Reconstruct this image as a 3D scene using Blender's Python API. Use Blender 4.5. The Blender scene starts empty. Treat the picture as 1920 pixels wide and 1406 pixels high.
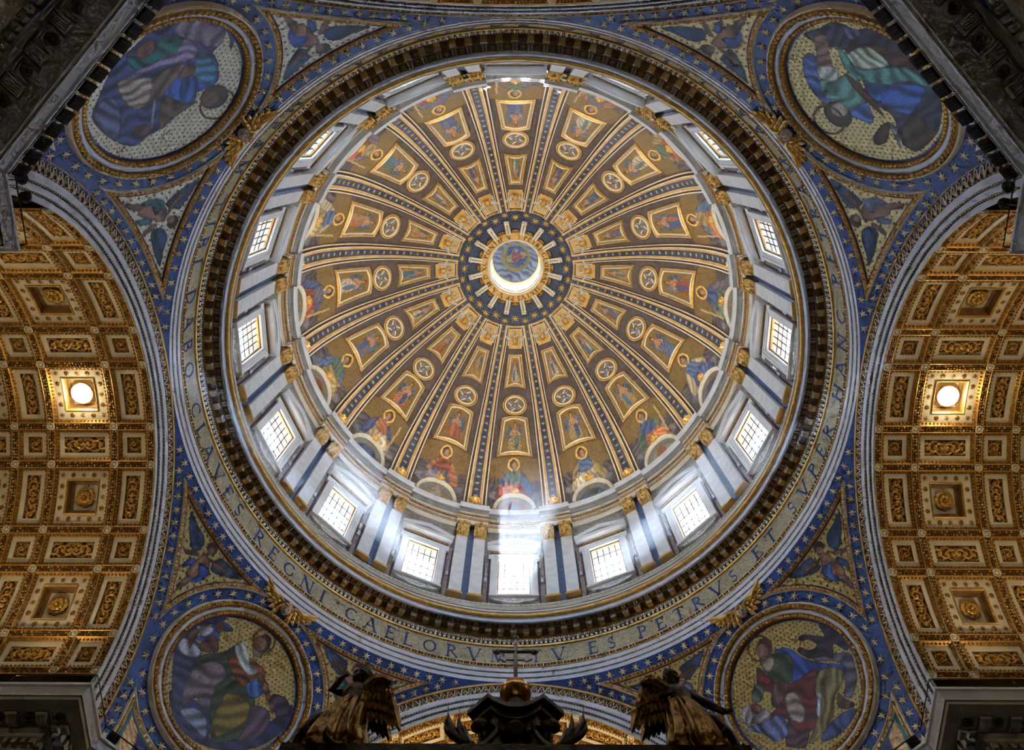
import bpy, math, random
import numpy as np
from mathutils import Matrix, Vector
pi, sin, cos, rad = math.pi, math.sin, math.cos, math.radians
scene = bpy.context.scene
COL = scene.collection
random.seed(7)
RNG = np.random.default_rng(7)

# ---------------------------------------------------------------- camera
# heights are metres above the camera's lens; the dome's axis is x = y = 0, +Y is the far (baldachin) side
cam_d = bpy.data.cameras.new('camera')
cam_d.sensor_width = 36.0
cam_d.lens = 36.0 * 1488.16 / 1920.0
cam_d.clip_end = 500
cam = bpy.data.objects.new('camera', cam_d)
COL.objects.link(cam)
_l = Vector((-0.0051, 0.2751, 0.9614)).normalized()
_r = Vector((1.0, -0.0016, 0.0058)); _r = (_r - _r.dot(_l) * _l).normalized()
_u = (-_l).cross(_r)
cam.matrix_world = Matrix(((_r.x, _u.x, -_l.x, 0.129), (_r.y, _u.y, -_l.y, -14.191), (_r.z, _u.z, -_l.z, 0.0), (0, 0, 0, 1)))
scene.camera = cam

# ---------------------------------------------------------------- sky, sun, exposure
scene.view_settings.view_transform = 'Standard'
scene.view_settings.look = 'None'
scene.view_settings.gamma = 1.0
scene.view_settings.use_curve_mapping = False
scene.view_settings.exposure = 0.15
cy = scene.cycles                                          # keeps the render short: few bounces, early stop where clean
cy.max_bounces = 5; cy.diffuse_bounces = 3; cy.glossy_bounces = 2; cy.transmission_bounces = 2; cy.volume_bounces = 0; cy.transparent_max_bounces = 8
cy.caustics_reflective = False; cy.caustics_refractive = False; cy.use_adaptive_sampling = True; cy.adaptive_threshold = 0.13; cy.adaptive_min_samples = 12
world = bpy.data.worlds.new('sky'); scene.world = world
world.use_nodes = True
bg = world.node_tree.nodes['Background']
bg.inputs[0].default_value = (0.70, 0.84, 1.0, 1)
bg.inputs[1].default_value = 20.0
SUN_DIR = Vector((0.022, -0.60, -0.80)).normalized()     # the way the light travels
sun_d = bpy.data.lights.new('sun', 'SUN'); sun_d.energy = 300.0; sun_d.angle = rad(0.6); sun_d.color = (0.9, 0.95, 1.0)
sun = bpy.data.objects.new('sun', sun_d); COL.objects.link(sun)
sun.rotation_euler = SUN_DIR.to_track_quat('-Z', 'Y').to_euler()
sun.location = (-10, 60, 120)

def lamp(kind, loc, energy, color, size=0.3, aim=None, cone=None, blend=0.6):
    d = bpy.data.lights.new('lamp_light', kind); d.energy = energy; d.color = color
    if kind == 'AREA': d.shape = 'DISK'; d.size = size
    else: d.shadow_soft_size = size
    if kind == 'SPOT': d.spot_size = rad(cone); d.spot_blend = blend
    o = bpy.data.objects.new('lamp_light', d); COL.objects.link(o); o.location = loc
    if aim is not None:
        o.rotation_euler = (Vector(aim) - Vector(loc)).to_track_quat('-Z', 'Y').to_euler()
    return o

WARM = (1.0, 0.72, 0.38)
# floodlights standing behind the drum's upper cornice, aimed up into the dome
DOME_W = 1700.0
for k in range(16):
    t = rad(22.5 * k + 11.25)
    lamp('SPOT', (19.3 * sin(t), 19.3 * cos(t), 71.2), DOME_W, (1.0, 0.87, 0.66), 0.4, (-3 * sin(t), -3 * cos(t), 92), 150, 0.8)
# uplights on the pier ledges for the gilded vaults
VAULT_W = 660.0
for sx in (-1, 1):
    for y in (-11.4, 11.4):
        for x, w in ((24.5, 1.0), (30.5, 0.8)):
            lamp('SPOT', (sx * x, y * 0.96, 33.0), VAULT_W * w, WARM, 0.3, (sx * x, -y * 0.3, 44), 140, 0.7)
for x in (-11.0, 11.0):
    lamp('SPOT', (x, 25.0, 33.0), 4200, WARM, 0.3, (-x * 0.2, 25, 44), 140, 0.7)
    lamp('SPOT', (x, -25.0, 33.0), 1200, WARM, 0.3, (-x * 0.2, -25, 44), 140, 0.7)
# floodlights of the two near ledges, faintly washing the pendentives
for sx in (-1, 1):
    lamp('SPOT', (sx * 16.6, -16.0, 33.0), 160, (0.75, 0.86, 1.0), 0.3, (sx * 16, -14, 44), 130, 0.8)

# ---------------------------------------------------------------- mesh helpers
class Acc:
    """collects vertices and faces for one mesh"""
    def __init__(s): s.V = []; s.F = []; s.n = 0; s.C = []
    def add(s, VF, M=None, col=None):
        V, F = VF[0], VF[1]
        V = np.asarray(V, float)
        if M is not None:
            M = np.asarray(M, float); V = V @ M[:3, :3].T + M[:3, 3]
        n = s.n
        s.V.append(V); s.F += [tuple(int(i) + n for i in f) for f in F]; s.n += len(V)
        if col is not None: s.C.append(np.tile(np.asarray(col, float), (len(V), 1)) if np.ndim(col) == 1 else np.asarray(col))
        return s
    def vf(s): return np.concatenate(s.V), s.F
    def mesh(s, name, m, smooth=False):
        return make_mesh(name, np.concatenate(s.V), s.F, m, smooth, np.concatenate(s.C) if s.C else None)

def make_mesh(name, V, F, m, smooth=False, col=None):
    me = bpy.data.meshes.new(name)
    V = np.asarray(V, float)
    me.from_pydata(V.tolist(), [], [tuple(int(i) for i in f) for f in F] if not isinstance(F, np.ndarray) else F.tolist())
    for mm in (m if isinstance(m, (list, tuple)) else [m]): me.materials.append(mm)
    if smooth: me.polygons.foreach_set('use_smooth', [True] * len(me.polygons))
    if col is not None:
        a = me.color_attributes.new('Col', 'FLOAT_COLOR', 'POINT')
        c = np.ones((len(V), 4), np.float32); c[:, :3] = col
        a.data.foreach_set('color', c.ravel())
    me.update()
    return me

def put(name, me, parent=None, M=None):
    o = bpy.data.objects.new(name, me); COL.objects.link(o)
    if parent is not None:
        o.parent = parent
        o.matrix_parent_inverse = ROOTINV.get(parent.name, Matrix.Identity(4))
    if M is not None:
        M = Matrix(np.asarray(M).tolist()) if not isinstance(M, Matrix) else M
        o.matrix_basis = M if parent is None or True else M
        ROOTINV[o.name] = M.inverted()
    return o
ROOTINV = {}
def mk(name, VF, m, parent=None, smooth=False, col=None, M=None):
    return put(name, make_mesh(name, VF[0], VF[1], m, smooth, col), parent, M)
def thing(name, label, cat, loc=(0, 0, 0), group=None):
    o = bpy.data.objects.new(name, None); COL.objects.link(o); o.location = loc; o.empty_display_size = 0.3
    ROOTINV[o.name] = Matrix.Translation(Vector(loc)).inverted()
    return tag(o, label, cat, group)
def tag(o, label, cat, group=None):
    o['label'] = label; o['category'] = cat
    if group: o['group'] = group
    return o
def struct(o, label=None, cat=None):
    o['kind'] = 'structure'
    if label: o['label'] = label
    if cat: o['category'] = cat
    return o
def stuff(o): o['kind'] = 'stuff'; return o

def quads(nu, nv, cu=False):
    """grid faces for nu x nv points stored u-major; cu closes u"""
    i = np.arange(nu if cu else nu - 1)[:, None]; j = np.arange(nv - 1)[None, :]
    a = i * nv + j; b = ((i + 1) % nu) * nv + j
    return np.stack([a, b, b + 1, a + 1], -1).reshape(-1, 4)
def ring(prof, n=256, a0=0.0, a1=2 * pi):
    """profile of (r, z) turned about the dome's axis"""
    prof = np.asarray(prof, float); closed = abs(a1 - a0 - 2 * pi) < 1e-6
    t = np.linspace(a0, a1, n + 1)[:-1] if closed else np.linspace(a0, a1, n + 1)
    V = np.stack([np.sin(t)[:, None] * prof[:, 0], np.cos(t)[:, None] * prof[:, 0], np.ones(len(t))[:, None] * prof[:, 1]], -1).reshape(-1, 3)
    return V, quads(len(t), len(prof), closed)
def box(cx, cy, cz, sx, sy, sz):
    V = np.array([(x, y, z) for x in (-.5, .5) for y in (-.5, .5) for z in (-.5, .5)]) * (sx, sy, sz) + (cx, cy, cz)
    return V, [(0, 1, 3, 2), (4, 6, 7, 5), (0, 4, 5, 1), (2, 3, 7, 6), (0, 2, 6, 4), (1, 5, 7, 3)]
def lathe(prof, n=12, sx=1.0, sy=1.0):
    prof = np.asarray(prof, float); t = np.linspace(0, 2 * pi, n + 1)[:-1]
    V = np.stack([np.cos(t)[:, None] * prof[:, 0] * sx, np.sin(t)[:, None] * prof[:, 0] * sy, np.ones(n)[:, None] * prof[:, 1]], -1).reshape(-1, 3)
    return V, quads(n, len(prof), True)
def dome_lump(rx, ry, h, n=8, k=3):
    p = [(cos(a), sin(a) * h) for a in np.linspace(0, pi / 2 * 0.97, k + 1)]
    return lathe(p, n, rx, ry)
def star(n, R, r, h):
    V = [(0, 0, h)]; F = []
    for i in range(2 * n):
        a = pi * i / n; q = R if i % 2 == 0 else r
        V.append((q * sin(a), q * cos(a), 0.0))
    for i in range(2 * n): F.append((0, 1 + (i + 1) % (2 * n), 1 + i))
    return np.array(V), F
def tube(P, R, n=6, cap=True):
    P = np.asarray(P, float); R = np.broadcast_to(R, len(P)); V = []; up = None
    for i in range(len(P)):
        d = P[min(i + 1, len(P) - 1)] - P[max(i - 1, 0)]; d = d / (np.linalg.norm(d) + 1e-9)
        if up is None: up = np.array([0, 0, 1.]) if abs(d[2]) < .9 else np.array([1., 0, 0])
        s = np.cross(d, up); s /= np.linalg.norm(s) + 1e-9; up = np.cross(s, d)
        for k in range(n):
            a = 2 * pi * k / n; V.append(P[i] + R[i] * (cos(a) * s + sin(a) * up))
    F = []
    for i in range(len(P) - 1):
        for k in range(n): F.append((i * n + k, i * n + (k + 1) % n, (i + 1) * n + (k + 1) % n, (i + 1) * n + k))
    if cap: F += [tuple(range(n))[::-1], tuple(range((len(P) - 1) * n, len(P) * n))]
    return np.array(V), F
def prism(pts, z0, z1):
    n = len(pts); V = [(x, y, z0) for x, y in pts] + [(x, y, z1) for x, y in pts]
    F = [(i, (i + 1) % n, n + (i + 1) % n, n + i) for i in range(n)] + [tuple(range(n))[::-1], tuple(range(n, 2 * n))]
    return np.array(V, float), F
def frame(P, right, up, nrm):
    M = np.eye(4); M[:3, 0] = right; M[:3, 1] = up; M[:3, 2] = nrm; M[:3, 3] = P; return M
def cylM(th, r, z, tilt=0.0):
    """frame on a cylinder round the axis: x right as seen from inside, y up, z inward"""
    s, c = sin(th), cos(th)
    R = np.array([c, -s, 0]); U = np.array([0, 0, 1.]); N = np.array([-s, -c, 0])
    U2 = U * cos(tilt) + N * sin(tilt); N2 = N * cos(tilt) - U * sin(tilt)
    return frame((r * s, r * c, z), R, U2, N2)
def rotZ(a):
    M = np.eye(4); c, s = cos(a), sin(a); M[:2, :2] = ((c, -s), (s, c)); return M
def trans(x, y, z): M = np.eye(4); M[:3, 3] = (x, y, z); return M
def scl(x, y, z): return np.diag((x, y, z, 1.0))

# ---------------------------------------------------------------- materials
def lin(c):
    c = np.asarray(c, float) / 255.0
    return np.where(c <= 0.04045, c / 12.92, ((c + 0.055) / 1.055) ** 2.4)
def mat(name, base, rough=0.6, metal=0.0, amt=0.0, scale=1.0, bump=0.0, bscale=None, second=None, emit=None, estr=0.0, attr=False, cells=None, det=4.0):
    m = bpy.data.materials.new(name); m.use_nodes = True
    nt = m.node_tree; N = nt.nodes; L = nt.links; b = N['Principled BSDF']
    b.inputs['Roughness'].default_value = rough; b.inputs['Metallic'].default_value = metal
    b.inputs['Base Color'].default_value = (*base, 1)
    tc = N.new('ShaderNodeTexCoord')
    if attr:
        a = N.new('ShaderNodeVertexColor'); a.layer_name = 'Col'; src = a.outputs[0]
    else: src = None
    if amt or second:
        n = N.new('ShaderNodeTexNoise'); n.inputs['Scale'].default_value = scale; n.inputs['Detail'].default_value = det
        L.new(tc.outputs['Object'], n.inputs['Vector'])
        r = N.new('ShaderNodeMapRange'); r.inputs[1].default_value = 0.3; r.inputs[2].default_value = 0.7
        L.new(n.outputs['Fac'], r.inputs[0])
        if second:
            mx = N.new('ShaderNodeMix'); mx.data_type = 'RGBA'
            mx.inputs[6].default_value = (*base, 1); mx.inputs[7].default_value = (*second, 1)
            L.new(r.outputs[0], mx.inputs[0]); src = mx.outputs[2]
        else:
            r.inputs[3].default_value = 1 - amt; r.inputs[4].default_value = 1 + amt
            mx = N.new('ShaderNodeMix'); mx.data_type = 'RGBA'; mx.blend_type = 'MULTIPLY'; mx.inputs[0].default_value = 1
            if src: L.new(src, mx.inputs[6])
            else: mx.inputs[6].default_value = (*base, 1)
            L.new(r.outputs[0], mx.inputs[7]); src = mx.outputs[2]
    if cells:                                            # tesserae: every little cell has its own brightness
        v = N.new('ShaderNodeTexVoronoi'); v.inputs['Scale'].default_value = cells[0]
        L.new(tc.outputs['Object'], v.inputs['Vector'])
        w = N.new('ShaderNodeSeparateColor'); L.new(v.outputs['Color'], w.inputs[0])
        r = N.new('ShaderNodeMapRange'); r.inputs[3].default_value = 1 - cells[1]; r.inputs[4].default_value = 1 + cells[1]
        L.new(w.outputs[0], r.inputs[0])
        mx = N.new('ShaderNodeMix'); mx.data_type = 'RGBA'; mx.blend_type = 'MULTIPLY'; mx.inputs[0].default_value = 1
        if src: L.new(src, mx.inputs[6])
        else: mx.inputs[6].default_value = (*base, 1)
        L.new(r.outputs[0], mx.inputs[7]); src = mx.outputs[2]
    if src: L.new(src, b.inputs['Base Color'])
    if bump:
        n = N.new('ShaderNodeTexNoise'); n.inputs['Scale'].default_value = bscale or scale; n.inputs['Detail'].default_value = 3
        L.new(tc.outputs['Object'], n.inputs['Vector'])
        bp = N.new('ShaderNodeBump'); bp.inputs['Strength'].default_value = bump; bp.inputs['Distance'].default_value = 0.1
        L.new(n.outputs['Fac'], bp.inputs['Height']); L.new(bp.outputs[0], b.inputs['Normal'])
    if emit:
        b.inputs['Emission Color'].default_value = (*emit, 1); b.inputs['Emission Strength'].default_value = estr
    return m
GOLD = mat('gilding', (0.72, 0.44, 0.12), 0.36, 0.5, 0.25, 3.0, 0.15, 14)
GOLD_D = mat('dull_gilding', (0.36, 0.20, 0.055), 0.42, 0.55, 0.35, 4.0, 0.2, 12)
OCHRE = mat('ochre_stucco', (0.66, 0.41, 0.12), 0.5, 0.3, 0.2, 1.2)
MARBLE = mat('white_marble', (0.80, 0.80, 0.82), 0.5, 0, 0.10, 0.9)
VEINED = mat('veined_marble', (0.84, 0.84, 0.86), 0.4, 0, second=(0.66, 0.68, 0.72), scale=1.6, det=9)
CREAM = mat('cream_stucco', (0.80, 0.74, 0.62), 0.6, 0, 0.10, 1.2)
STONE = mat('grey_travertine', (0.40, 0.38, 0.35), 0.75, 0, 0.16, 1.1, 0.2, 6)
STONE_B = mat('pale_blue_grey_stone', (0.66, 0.73, 0.90), 0.6, 0, 0.10, 1.4)
TAUPE = mat('taupe_ground', (0.112, 0.087, 0.082), 0.7, 0, 0.18, 1.5, cells=(9.0, 0.18))
BLUE = mat('blue_mosaic', (0.020, 0.070, 0.32), 0.42, 0.0, 0.25, 0.8, cells=(7.0, 0.28))
NAVY = mat('navy_mosaic', (0.030, 0.050, 0.125), 0.45, 0.0, 0.2, 0.8, cells=(8.0, 0.35))
BLUEM = mat('blue_marble', (0.055, 0.115, 0.27), 0.4, 0, 0.25, 1.6)
PURPLE = mat('purple_border', (0.10, 0.045, 0.10), 0.6, 0, 0.2, 2.0)
FRIEZE = mat('silver_gold_mosaic', (0.50, 0.46, 0.32), 0.45, 0.25, 0.12, 1.0, cells=(9.0, 0.3))
MOSAIC = mat('figure_mosaic', (1, 1, 1), 0.45, 0.0, attr=True, cells=(9.0, 0.22))
MOSAIC_F = mat('fine_figure_mosaic', (1, 1, 1), 0.5, 0.0, attr=True, cells=(14.0, 0.16))
RELIEF = mat('gilded_relief', (1, 1, 1), 0.40, 0.45, attr=True, amt=0.25, scale=5.0)
STARG = mat('star_gilding', (0.74, 0.66, 0.44), 0.4, 0.2)
STARY = mat('dome_star_gilding', (0.62, 0.42, 0.10), 0.4, 0.4)
BROWN = mat('brown_coffer', (0.24, 0.135, 0.05), 0.55, 0.15, 0.3, 2.0)
DARKB = mat('dark_brown_coffer', (0.085, 0.045, 0.018), 0.6, 0.1, 0.3, 2.0)
GREYP = mat('grey_painted_panel', (0.31, 0.285, 0.25), 0.7, 0, 0.2, 2.2, cells=(6.0, 0.25))
BLACK = mat('black_metal', (0.012, 0.012, 0.013), 0.45, 0.3)
BRONZE = mat('dark_bronze', (0.055, 0.036, 0.018), 0.36, 0.85, 0.45, 1.6, 0.35, 7)
BRONZE_G = mat('gilded_bronze', (0.30, 0.155, 0.035), 0.28, 0.95, 0.5, 2.2, 0.3, 8)
ORBM = mat('orb_bronze', (0.42, 0.20, 0.055), 0.22, 0.95, 0.35, 1.5)
ROSY = mat('weathered_cross_gilding', (0.42, 0.34, 0.32), 0.45, 0.35, 0.2, 4)
SKIN = mat('pale_carved_flesh', (0.62, 0.58, 0.56), 0.55)
WINGW = mat('silvered_wing', (0.60, 0.57, 0.52), 0.5, 0.2, 0.15, 3)
LETTER = mat('blue_letter_mosaic', (0.03, 0.09, 0.36), 0.45)
LETTER_D = mat('dark_letter', (0.05, 0.032, 0.02), 0.5)
FLOORM = mat('marble_paving', (0.30, 0.27, 0.24), 0.4, 0, 0.2, 0.4)
LAMPM = mat('lamp_glow', (1, 1, 1), 0.5, emit=(1.0, 0.86, 0.55), estr=40)
LEDM = mat('led_glow', (1, 1, 1), 0.5, emit=(0.9, 0.95, 1.0), estr=6)
def glass_mat():
    m = bpy.data.materials.new('window_glass'); m.use_nodes = True; nt = m.node_tree; N = nt.nodes
    for n in list(N):
        if n.type != 'OUTPUT_MATERIAL': N.remove(n)
    out = [n for n in N if n.type == 'OUTPUT_MATERIAL'][0]
    t = N.new('ShaderNodeBsdfTransparent'); t.inputs[0].default_value = (0.94, 0.97, 1, 1)
    g = N.new('ShaderNodeBsdfGlossy'); g.inputs['Roughness'].default_value = 0.15
    mx = N.new('ShaderNodeMixShader'); mx.inputs[0].default_value = 0.06
    nt.links.new(t.outputs[0], mx.inputs[1]); nt.links.new(g.outputs[0], mx.inputs[2]); nt.links.new(mx.outputs[0], out.inputs[0])
    return m
GLASS = glass_mat()
# ---------------------------------------------------------------- mosaic painter: one colour per tessera corner
class Paint:
    def __init__(s, X, Y, bg, seed=1, dots=None, dotcol=(40, 32, 18), speck=0.10):
        s.X, s.Y = X, Y; s.r = np.random.default_rng(seed)
        s.C = np.ones(X.shape + (3,)) * lin(bg)
        s.span = max(X.max() - X.min(), Y.max() - Y.min())
        s.N = np.zeros(X.shape)
        for k in range(7):
            a = s.r.uniform(0, 2 * pi); f = s.r.uniform(4, 22) / s.span
            s.N += np.sin((X * cos(a) + Y * sin(a)) * f * 2 + s.r.uniform(0, 6)) / 4
        if speck: s.C *= (1 + speck * s.r.standard_normal(X.shape))[..., None].clip(0.5, 1.7)
        if dots:
            d = dots; row = np.floor(Y / d); fx = (X / d + 0.5 * (row % 2)) % 1 - .5; fy = (Y / d) % 1 - .5
            s.C[(fx * fx + fy * fy) < 0.035] = lin(dotcol)
    def fillmask(s, m, col, fold=0.34, ang=None, freq=None):
        a = s.r.uniform(0, pi) if ang is None else ang
        f = (freq or s.r.uniform(26, 48)) / s.span * 2
        q_ = np.sin((s.X * cos(a) + s.Y * sin(a)) * f + s.N * 2.6); w = 1.3 * np.abs(q_) ** .7 * np.sign(q_) * 0.8 + s.N * 0.5
        s.C[m] = lin(col) * (1 + fold * w[m])[:, None].clip(0.3, 2.0)
    def poly(s, pts, col, fold=0.34, ang=None, edge=True, it=1):
        p = np.asarray(pts, float)
        if it:                                           # closed Catmull-Rom through the corners
            a, b, c, d = np.roll(p, 1, 0), p, np.roll(p, -1, 0), np.roll(p, -2, 0); L = []
            for t_ in (0, .25, .5, .75): L.append(.5 * (2 * b + (c - a) * t_ + (2 * a - 5 * b + 4 * c - d) * t_ ** 2 + (3 * b - a - 3 * c + d) * t_ ** 3))
            p = np.stack(L, 1).reshape(-1, 2)
        m = np.zeros(s.X.shape, bool); D = np.full(s.X.shape, 9e9)
        x0, y0 = p[-1]
        for x1, y1 in p:
            c = (y0 > s.Y) != (y1 > s.Y)
            if c.any(): m ^= c & (s.X < (x1 - x0) * (s.Y - y0) / (y1 - y0 + 1e-12) + x0)
            if edge:
                dx, dy = x1 - x0, y1 - y0; t = (((s.X - x0) * dx + (s.Y - y0) * dy) / (dx * dx + dy * dy + 1e-9)).clip(0, 1)
                D = np.minimum(D, (s.X - x0 - t * dx) ** 2 + (s.Y - y0 - t * dy) ** 2)
            x0, y0 = x1, y1
        s.fillmask(m, col, fold, ang)
        if edge: s.C[m & (D < (0.008 * s.span) ** 2)] *= 0.45
    def ell(s, c, col, fold=0.2):
        x, y, a, b = c; q = ((s.X - x) / a) ** 2 + ((s.Y - y) / b) ** 2
        s.fillmask(q < 1, col, fold); s.C[(q < 1) & (q > 0.72)] *= 0.55
    def ringline(s, c, r, w, col):
        d = np.abs(np.hypot(s.X - c[0], s.Y - c[1]) - r); s.C[d < w] = lin(col)
    def line(s, pts, w, col):
        for (x0, y0), (x1, y1) in zip(pts[:-1], pts[1:]):
            dx, dy = x1 - x0, y1 - y0; t = (((s.X - x0) * dx + (s.Y - y0) * dy) / (dx * dx + dy * dy + 1e-9)).clip(0, 1)
            s.C[np.hypot(s.X - x0 - t * dx, s.Y - y0 - t * dy) < w] = lin(col)
    def out(s, gain=1.0): return (s.C * gain).reshape(-1, 3).clip(0, 1.0)
ROBES = [(120, 66, 46), (70, 90, 122), (150, 140, 120), (92, 86, 98), (74, 92, 80), (140, 92, 60), (60, 72, 110), (128, 112, 74)]
FLESH = (150, 112, 84)
def paint_saint(P, r):
    """a generic seated, robed figure; box -1..1, head up"""
    A, B, Cc = [ROBES[i] for i in r.choice(len(ROBES), 3, replace=False)]; m = r.choice((-1, 1))
    f = lambda L: [(m * x, y) for x, y in L]
    P.ell((m * .55, -.72, .5, .26), (110, 110, 118)); P.ell((-m * .6, -.75, .42, .24), (92, 94, 104))
    P.poly(f([(-.62, -.8), (-.55, -.3), (-.3, .05), (.25, .1), (.6, -.25), (.72, -.85), (.1, -.95)]), A)
    P.poly(f([(-.75, -.6), (-.6, .0), (-.3, .38), (-.1, .3), (-.3, -.2), (-.45, -.7)]), B)
    P.poly(f([(-.28, .0), (-.25, .42), (.0, .52), (.28, .42), (.34, .0), (.05, -.1)]), Cc)
    P.poly(f([(.22, .4), (.5, .15), (.62, -.15), (.5, -.2), (.3, .1)]), B)
    P.poly(f([(.05, -.2), (.5, -.25), (.62, -.62), (.3, -.8), (.0, -.6)]), tuple(min(255, int(c * 1.35)) for c in A))
    P.ell((m * .55, -.2, .09, .08), FLESH)
    P.ringline((m * .03, .68), .23, .03, (210, 170, 90))
    P.ell((m * .03, .7, .15, .19), (62, 46, 38)); P.ell((m * .0, .64, .11, .15), FLESH)
    if r.random() < .6: P.ell((m * .0, .53, .09, .1), (120, 112, 104))
    if r.random() < .6: P.line(f([(.62, -.6), (.72, .7)]), .035, (160, 140, 100))
def paint_angel(P, r):
    """a generic winged standing figure; box -1..1"""
    A, B = [ROBES[i] for i in r.choice(len(ROBES), 2, replace=False)]; m = r.choice((-1, 1))
    f = lambda L: [(m * x, y) for x, y in L]
    P.poly(f([(-.2, .35), (-.55, .7), (-.75, .25), (-.6, -.3), (-.25, .0)]), (66, 80, 100), .5)
    P.poly(f([(.2, .35), (.55, .72), (.7, .3), (.5, -.25), (.2, .0)]), (78, 88, 104), .5)
    P.poly(f([(-.3, .1), (-.2, .45), (.2, .45), (.35, .05), (.2, -.2), (-.2, -.2)]), FLESH)
    P.poly(f([(-.4, -.1), (.35, .05), (.5, -.4), (.4, -.9), (-.15, -.92), (-.55, -.7)]), A)
    P.poly(f([(.0, -.1), (.35, .0), (.3, -.6), (.05, -.85)]), B)
    P.poly(f([(.2, .4), (.5, .2), (.35, -.05), (.25, .1)]), FLESH); P.poly(f([(-.2, .4), (-.45, .1), (-.2, -.05), (-.2, .12)]), FLESH)
    P.ell((m * .04, .66, .17, .2), (70, 50, 36)); P.ell((m * .03, .61, .12, .15), FLESH)
def paint_cherub(P, r):
    for a in (0, pi / 2, pi, 3 * pi / 2):
        a += pi / 4; c, s_ = cos(a), sin(a)
        P.poly([(.18 * c - .2 * s_, .18 * s_ + .2 * c), (.75 * c - .42 * s_, .75 * s_ + .42 * c), (.82 * c + .1 * s_, .82 * s_ - .1 * c), (.2 * c + .22 * s_, .2 * s_ - .22 * c)], (96, 108, 128), .5)
        P.line([(.3 * c - .3 * s_, .3 * s_ + .3 * c), (.8 * c - .3 * s_, .8 * s_ + .3 * c)], .06, (200, 200, 205))
    P.ell((0, .03, .28, .3), (88, 62, 42)); P.ell((0, -.02, .2, .23), FLESH)

# ---------------------------------------------------------------- Roman capitals drawn with strokes (thick, thin, bowls, serifs)
def glyphs():
    T, t = .15, .065                                     # thick and thin half widths
    G = {}
    def seg(a, b, w): return ('s', a, b, w)
    def arc(cx, cy, rx, ry, a0, a1): return ('a', cx, cy, rx, ry, a0, a1)
    G['I'] = (.36, [seg((.18, 0), (.18, 1), T / 1.3)])
    G['T'] = (.78, [seg((.39, 0), (.39, 1), T / 1.3), seg((.04, .96), (.74, .96), t / 1.4), seg((.06, .96), (.06, .80), t / 1.5), seg((.72, .96), (.72, .80), t / 1.5)])
    G['L'] = (.62, [seg((.14, 0), (.14, 1), T / 1.3), seg((.14, .04), (.58, .04), t / 1.4), seg((.57, .04), (.57, .22), t / 1.5)])
    G['E'] = (.62, G['L'][1] + [seg((.14, .96), (.55, .96), t / 1.4), seg((.14, .53), (.46, .53), t / 1.4), seg((.54, .96), (.54, .80), t / 1.5)])
    G['F'] = (.60, [seg((.14, 0), (.14, 1), T / 1.3), seg((.14, .96), (.56, .96), t / 1.4), seg((.14, .53), (.46, .53), t / 1.4), seg((.55, .96), (.55, .80), t / 1.5)])
    G['H'] = (.86, [seg((.14, 0), (.14, 1), T / 1.3), seg((.72, 0), (.72, 1), T / 1.3), seg((.14, .52), (.72, .52), t / 1.4)])
    G['V'] = (.84, [seg((.06, 1), (.44, 0), T / 1.3), seg((.44, 0), (.78, 1), t / 1.3)])
    G['A'] = (.84, [seg((.06, 0), (.40, 1), t / 1.3), seg((.40, 1), (.78, 0), T / 1.3), seg((.20, .36), (.62, .36), t / 1.5)])
    G['N'] = (.88, [seg((.12, 0), (.12, 1), t / 1.2), seg((.10, 1), (.76, 0), T / 1.3), seg((.76, 0), (.76, 1), t / 1.2)])
    G['M'] = (1.0, [seg((.14, 0), (.20, 1), t / 1.2), seg((.20, 1), (.50, .05), T / 1.4), seg((.50, .05), (.80, 1), t / 1.3), seg((.80, 1), (.86, 0), T / 1.3)])
    G['X'] = (.80, [seg((.08, 1), (.72, 0), T / 1.3), seg((.70, 1), (.10, 0), t / 1.3)])
    G['O'] = (.94, [arc(.47, .5, .40, .47, 0, 2 * pi)])
    G['C'] = (.80, [arc(.47, .5, .40, .47, pi * .22, pi * 1.78)])
    G['G'] = (.86, [arc(.47, .5, .40, .47, pi * .22, pi * 1.80), seg((.76, .12), (.76, .45), T / 1.5)])
    G['D'] = (.84, [seg((.14, 0), (.14, 1), T / 1.3), arc(.30, .5, .46, .46, -pi / 2, pi / 2), seg((.14, .96), (.30, .96), t / 1.4), seg((.14, .04), (.30, .04), t / 1.4)])
    G['P'] = (.64, [seg((.14, 0), (.14, 1), T / 1.3), arc(.28, .73, .28, .24, -pi / 2, pi / 2), seg((.14, .96), (.28, .96), t / 1.4), seg((.14, .49), (.28, .49), t / 1.4)])
    G['B'] = (.66, G['P'][1] + [arc(.28, .27, .32, .24, -pi / 2, pi / 2), seg((.14, .04), (.28, .04), t / 1.4)])
    G['R'] = (.76, G['P'][1] + [seg((.30, .49), (.72, 0), T / 1.4)])
    G['S'] = (.58, [arc(.29, .73, .21, .23, pi * .15, pi * 1.5), arc(.29, .27, .23, .24, pi * .5, -pi * .85)])
    G['.'] = (.28, [seg((.10, .5), (.19, .5), .05)])
    return G
GLY = glyphs()
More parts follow.
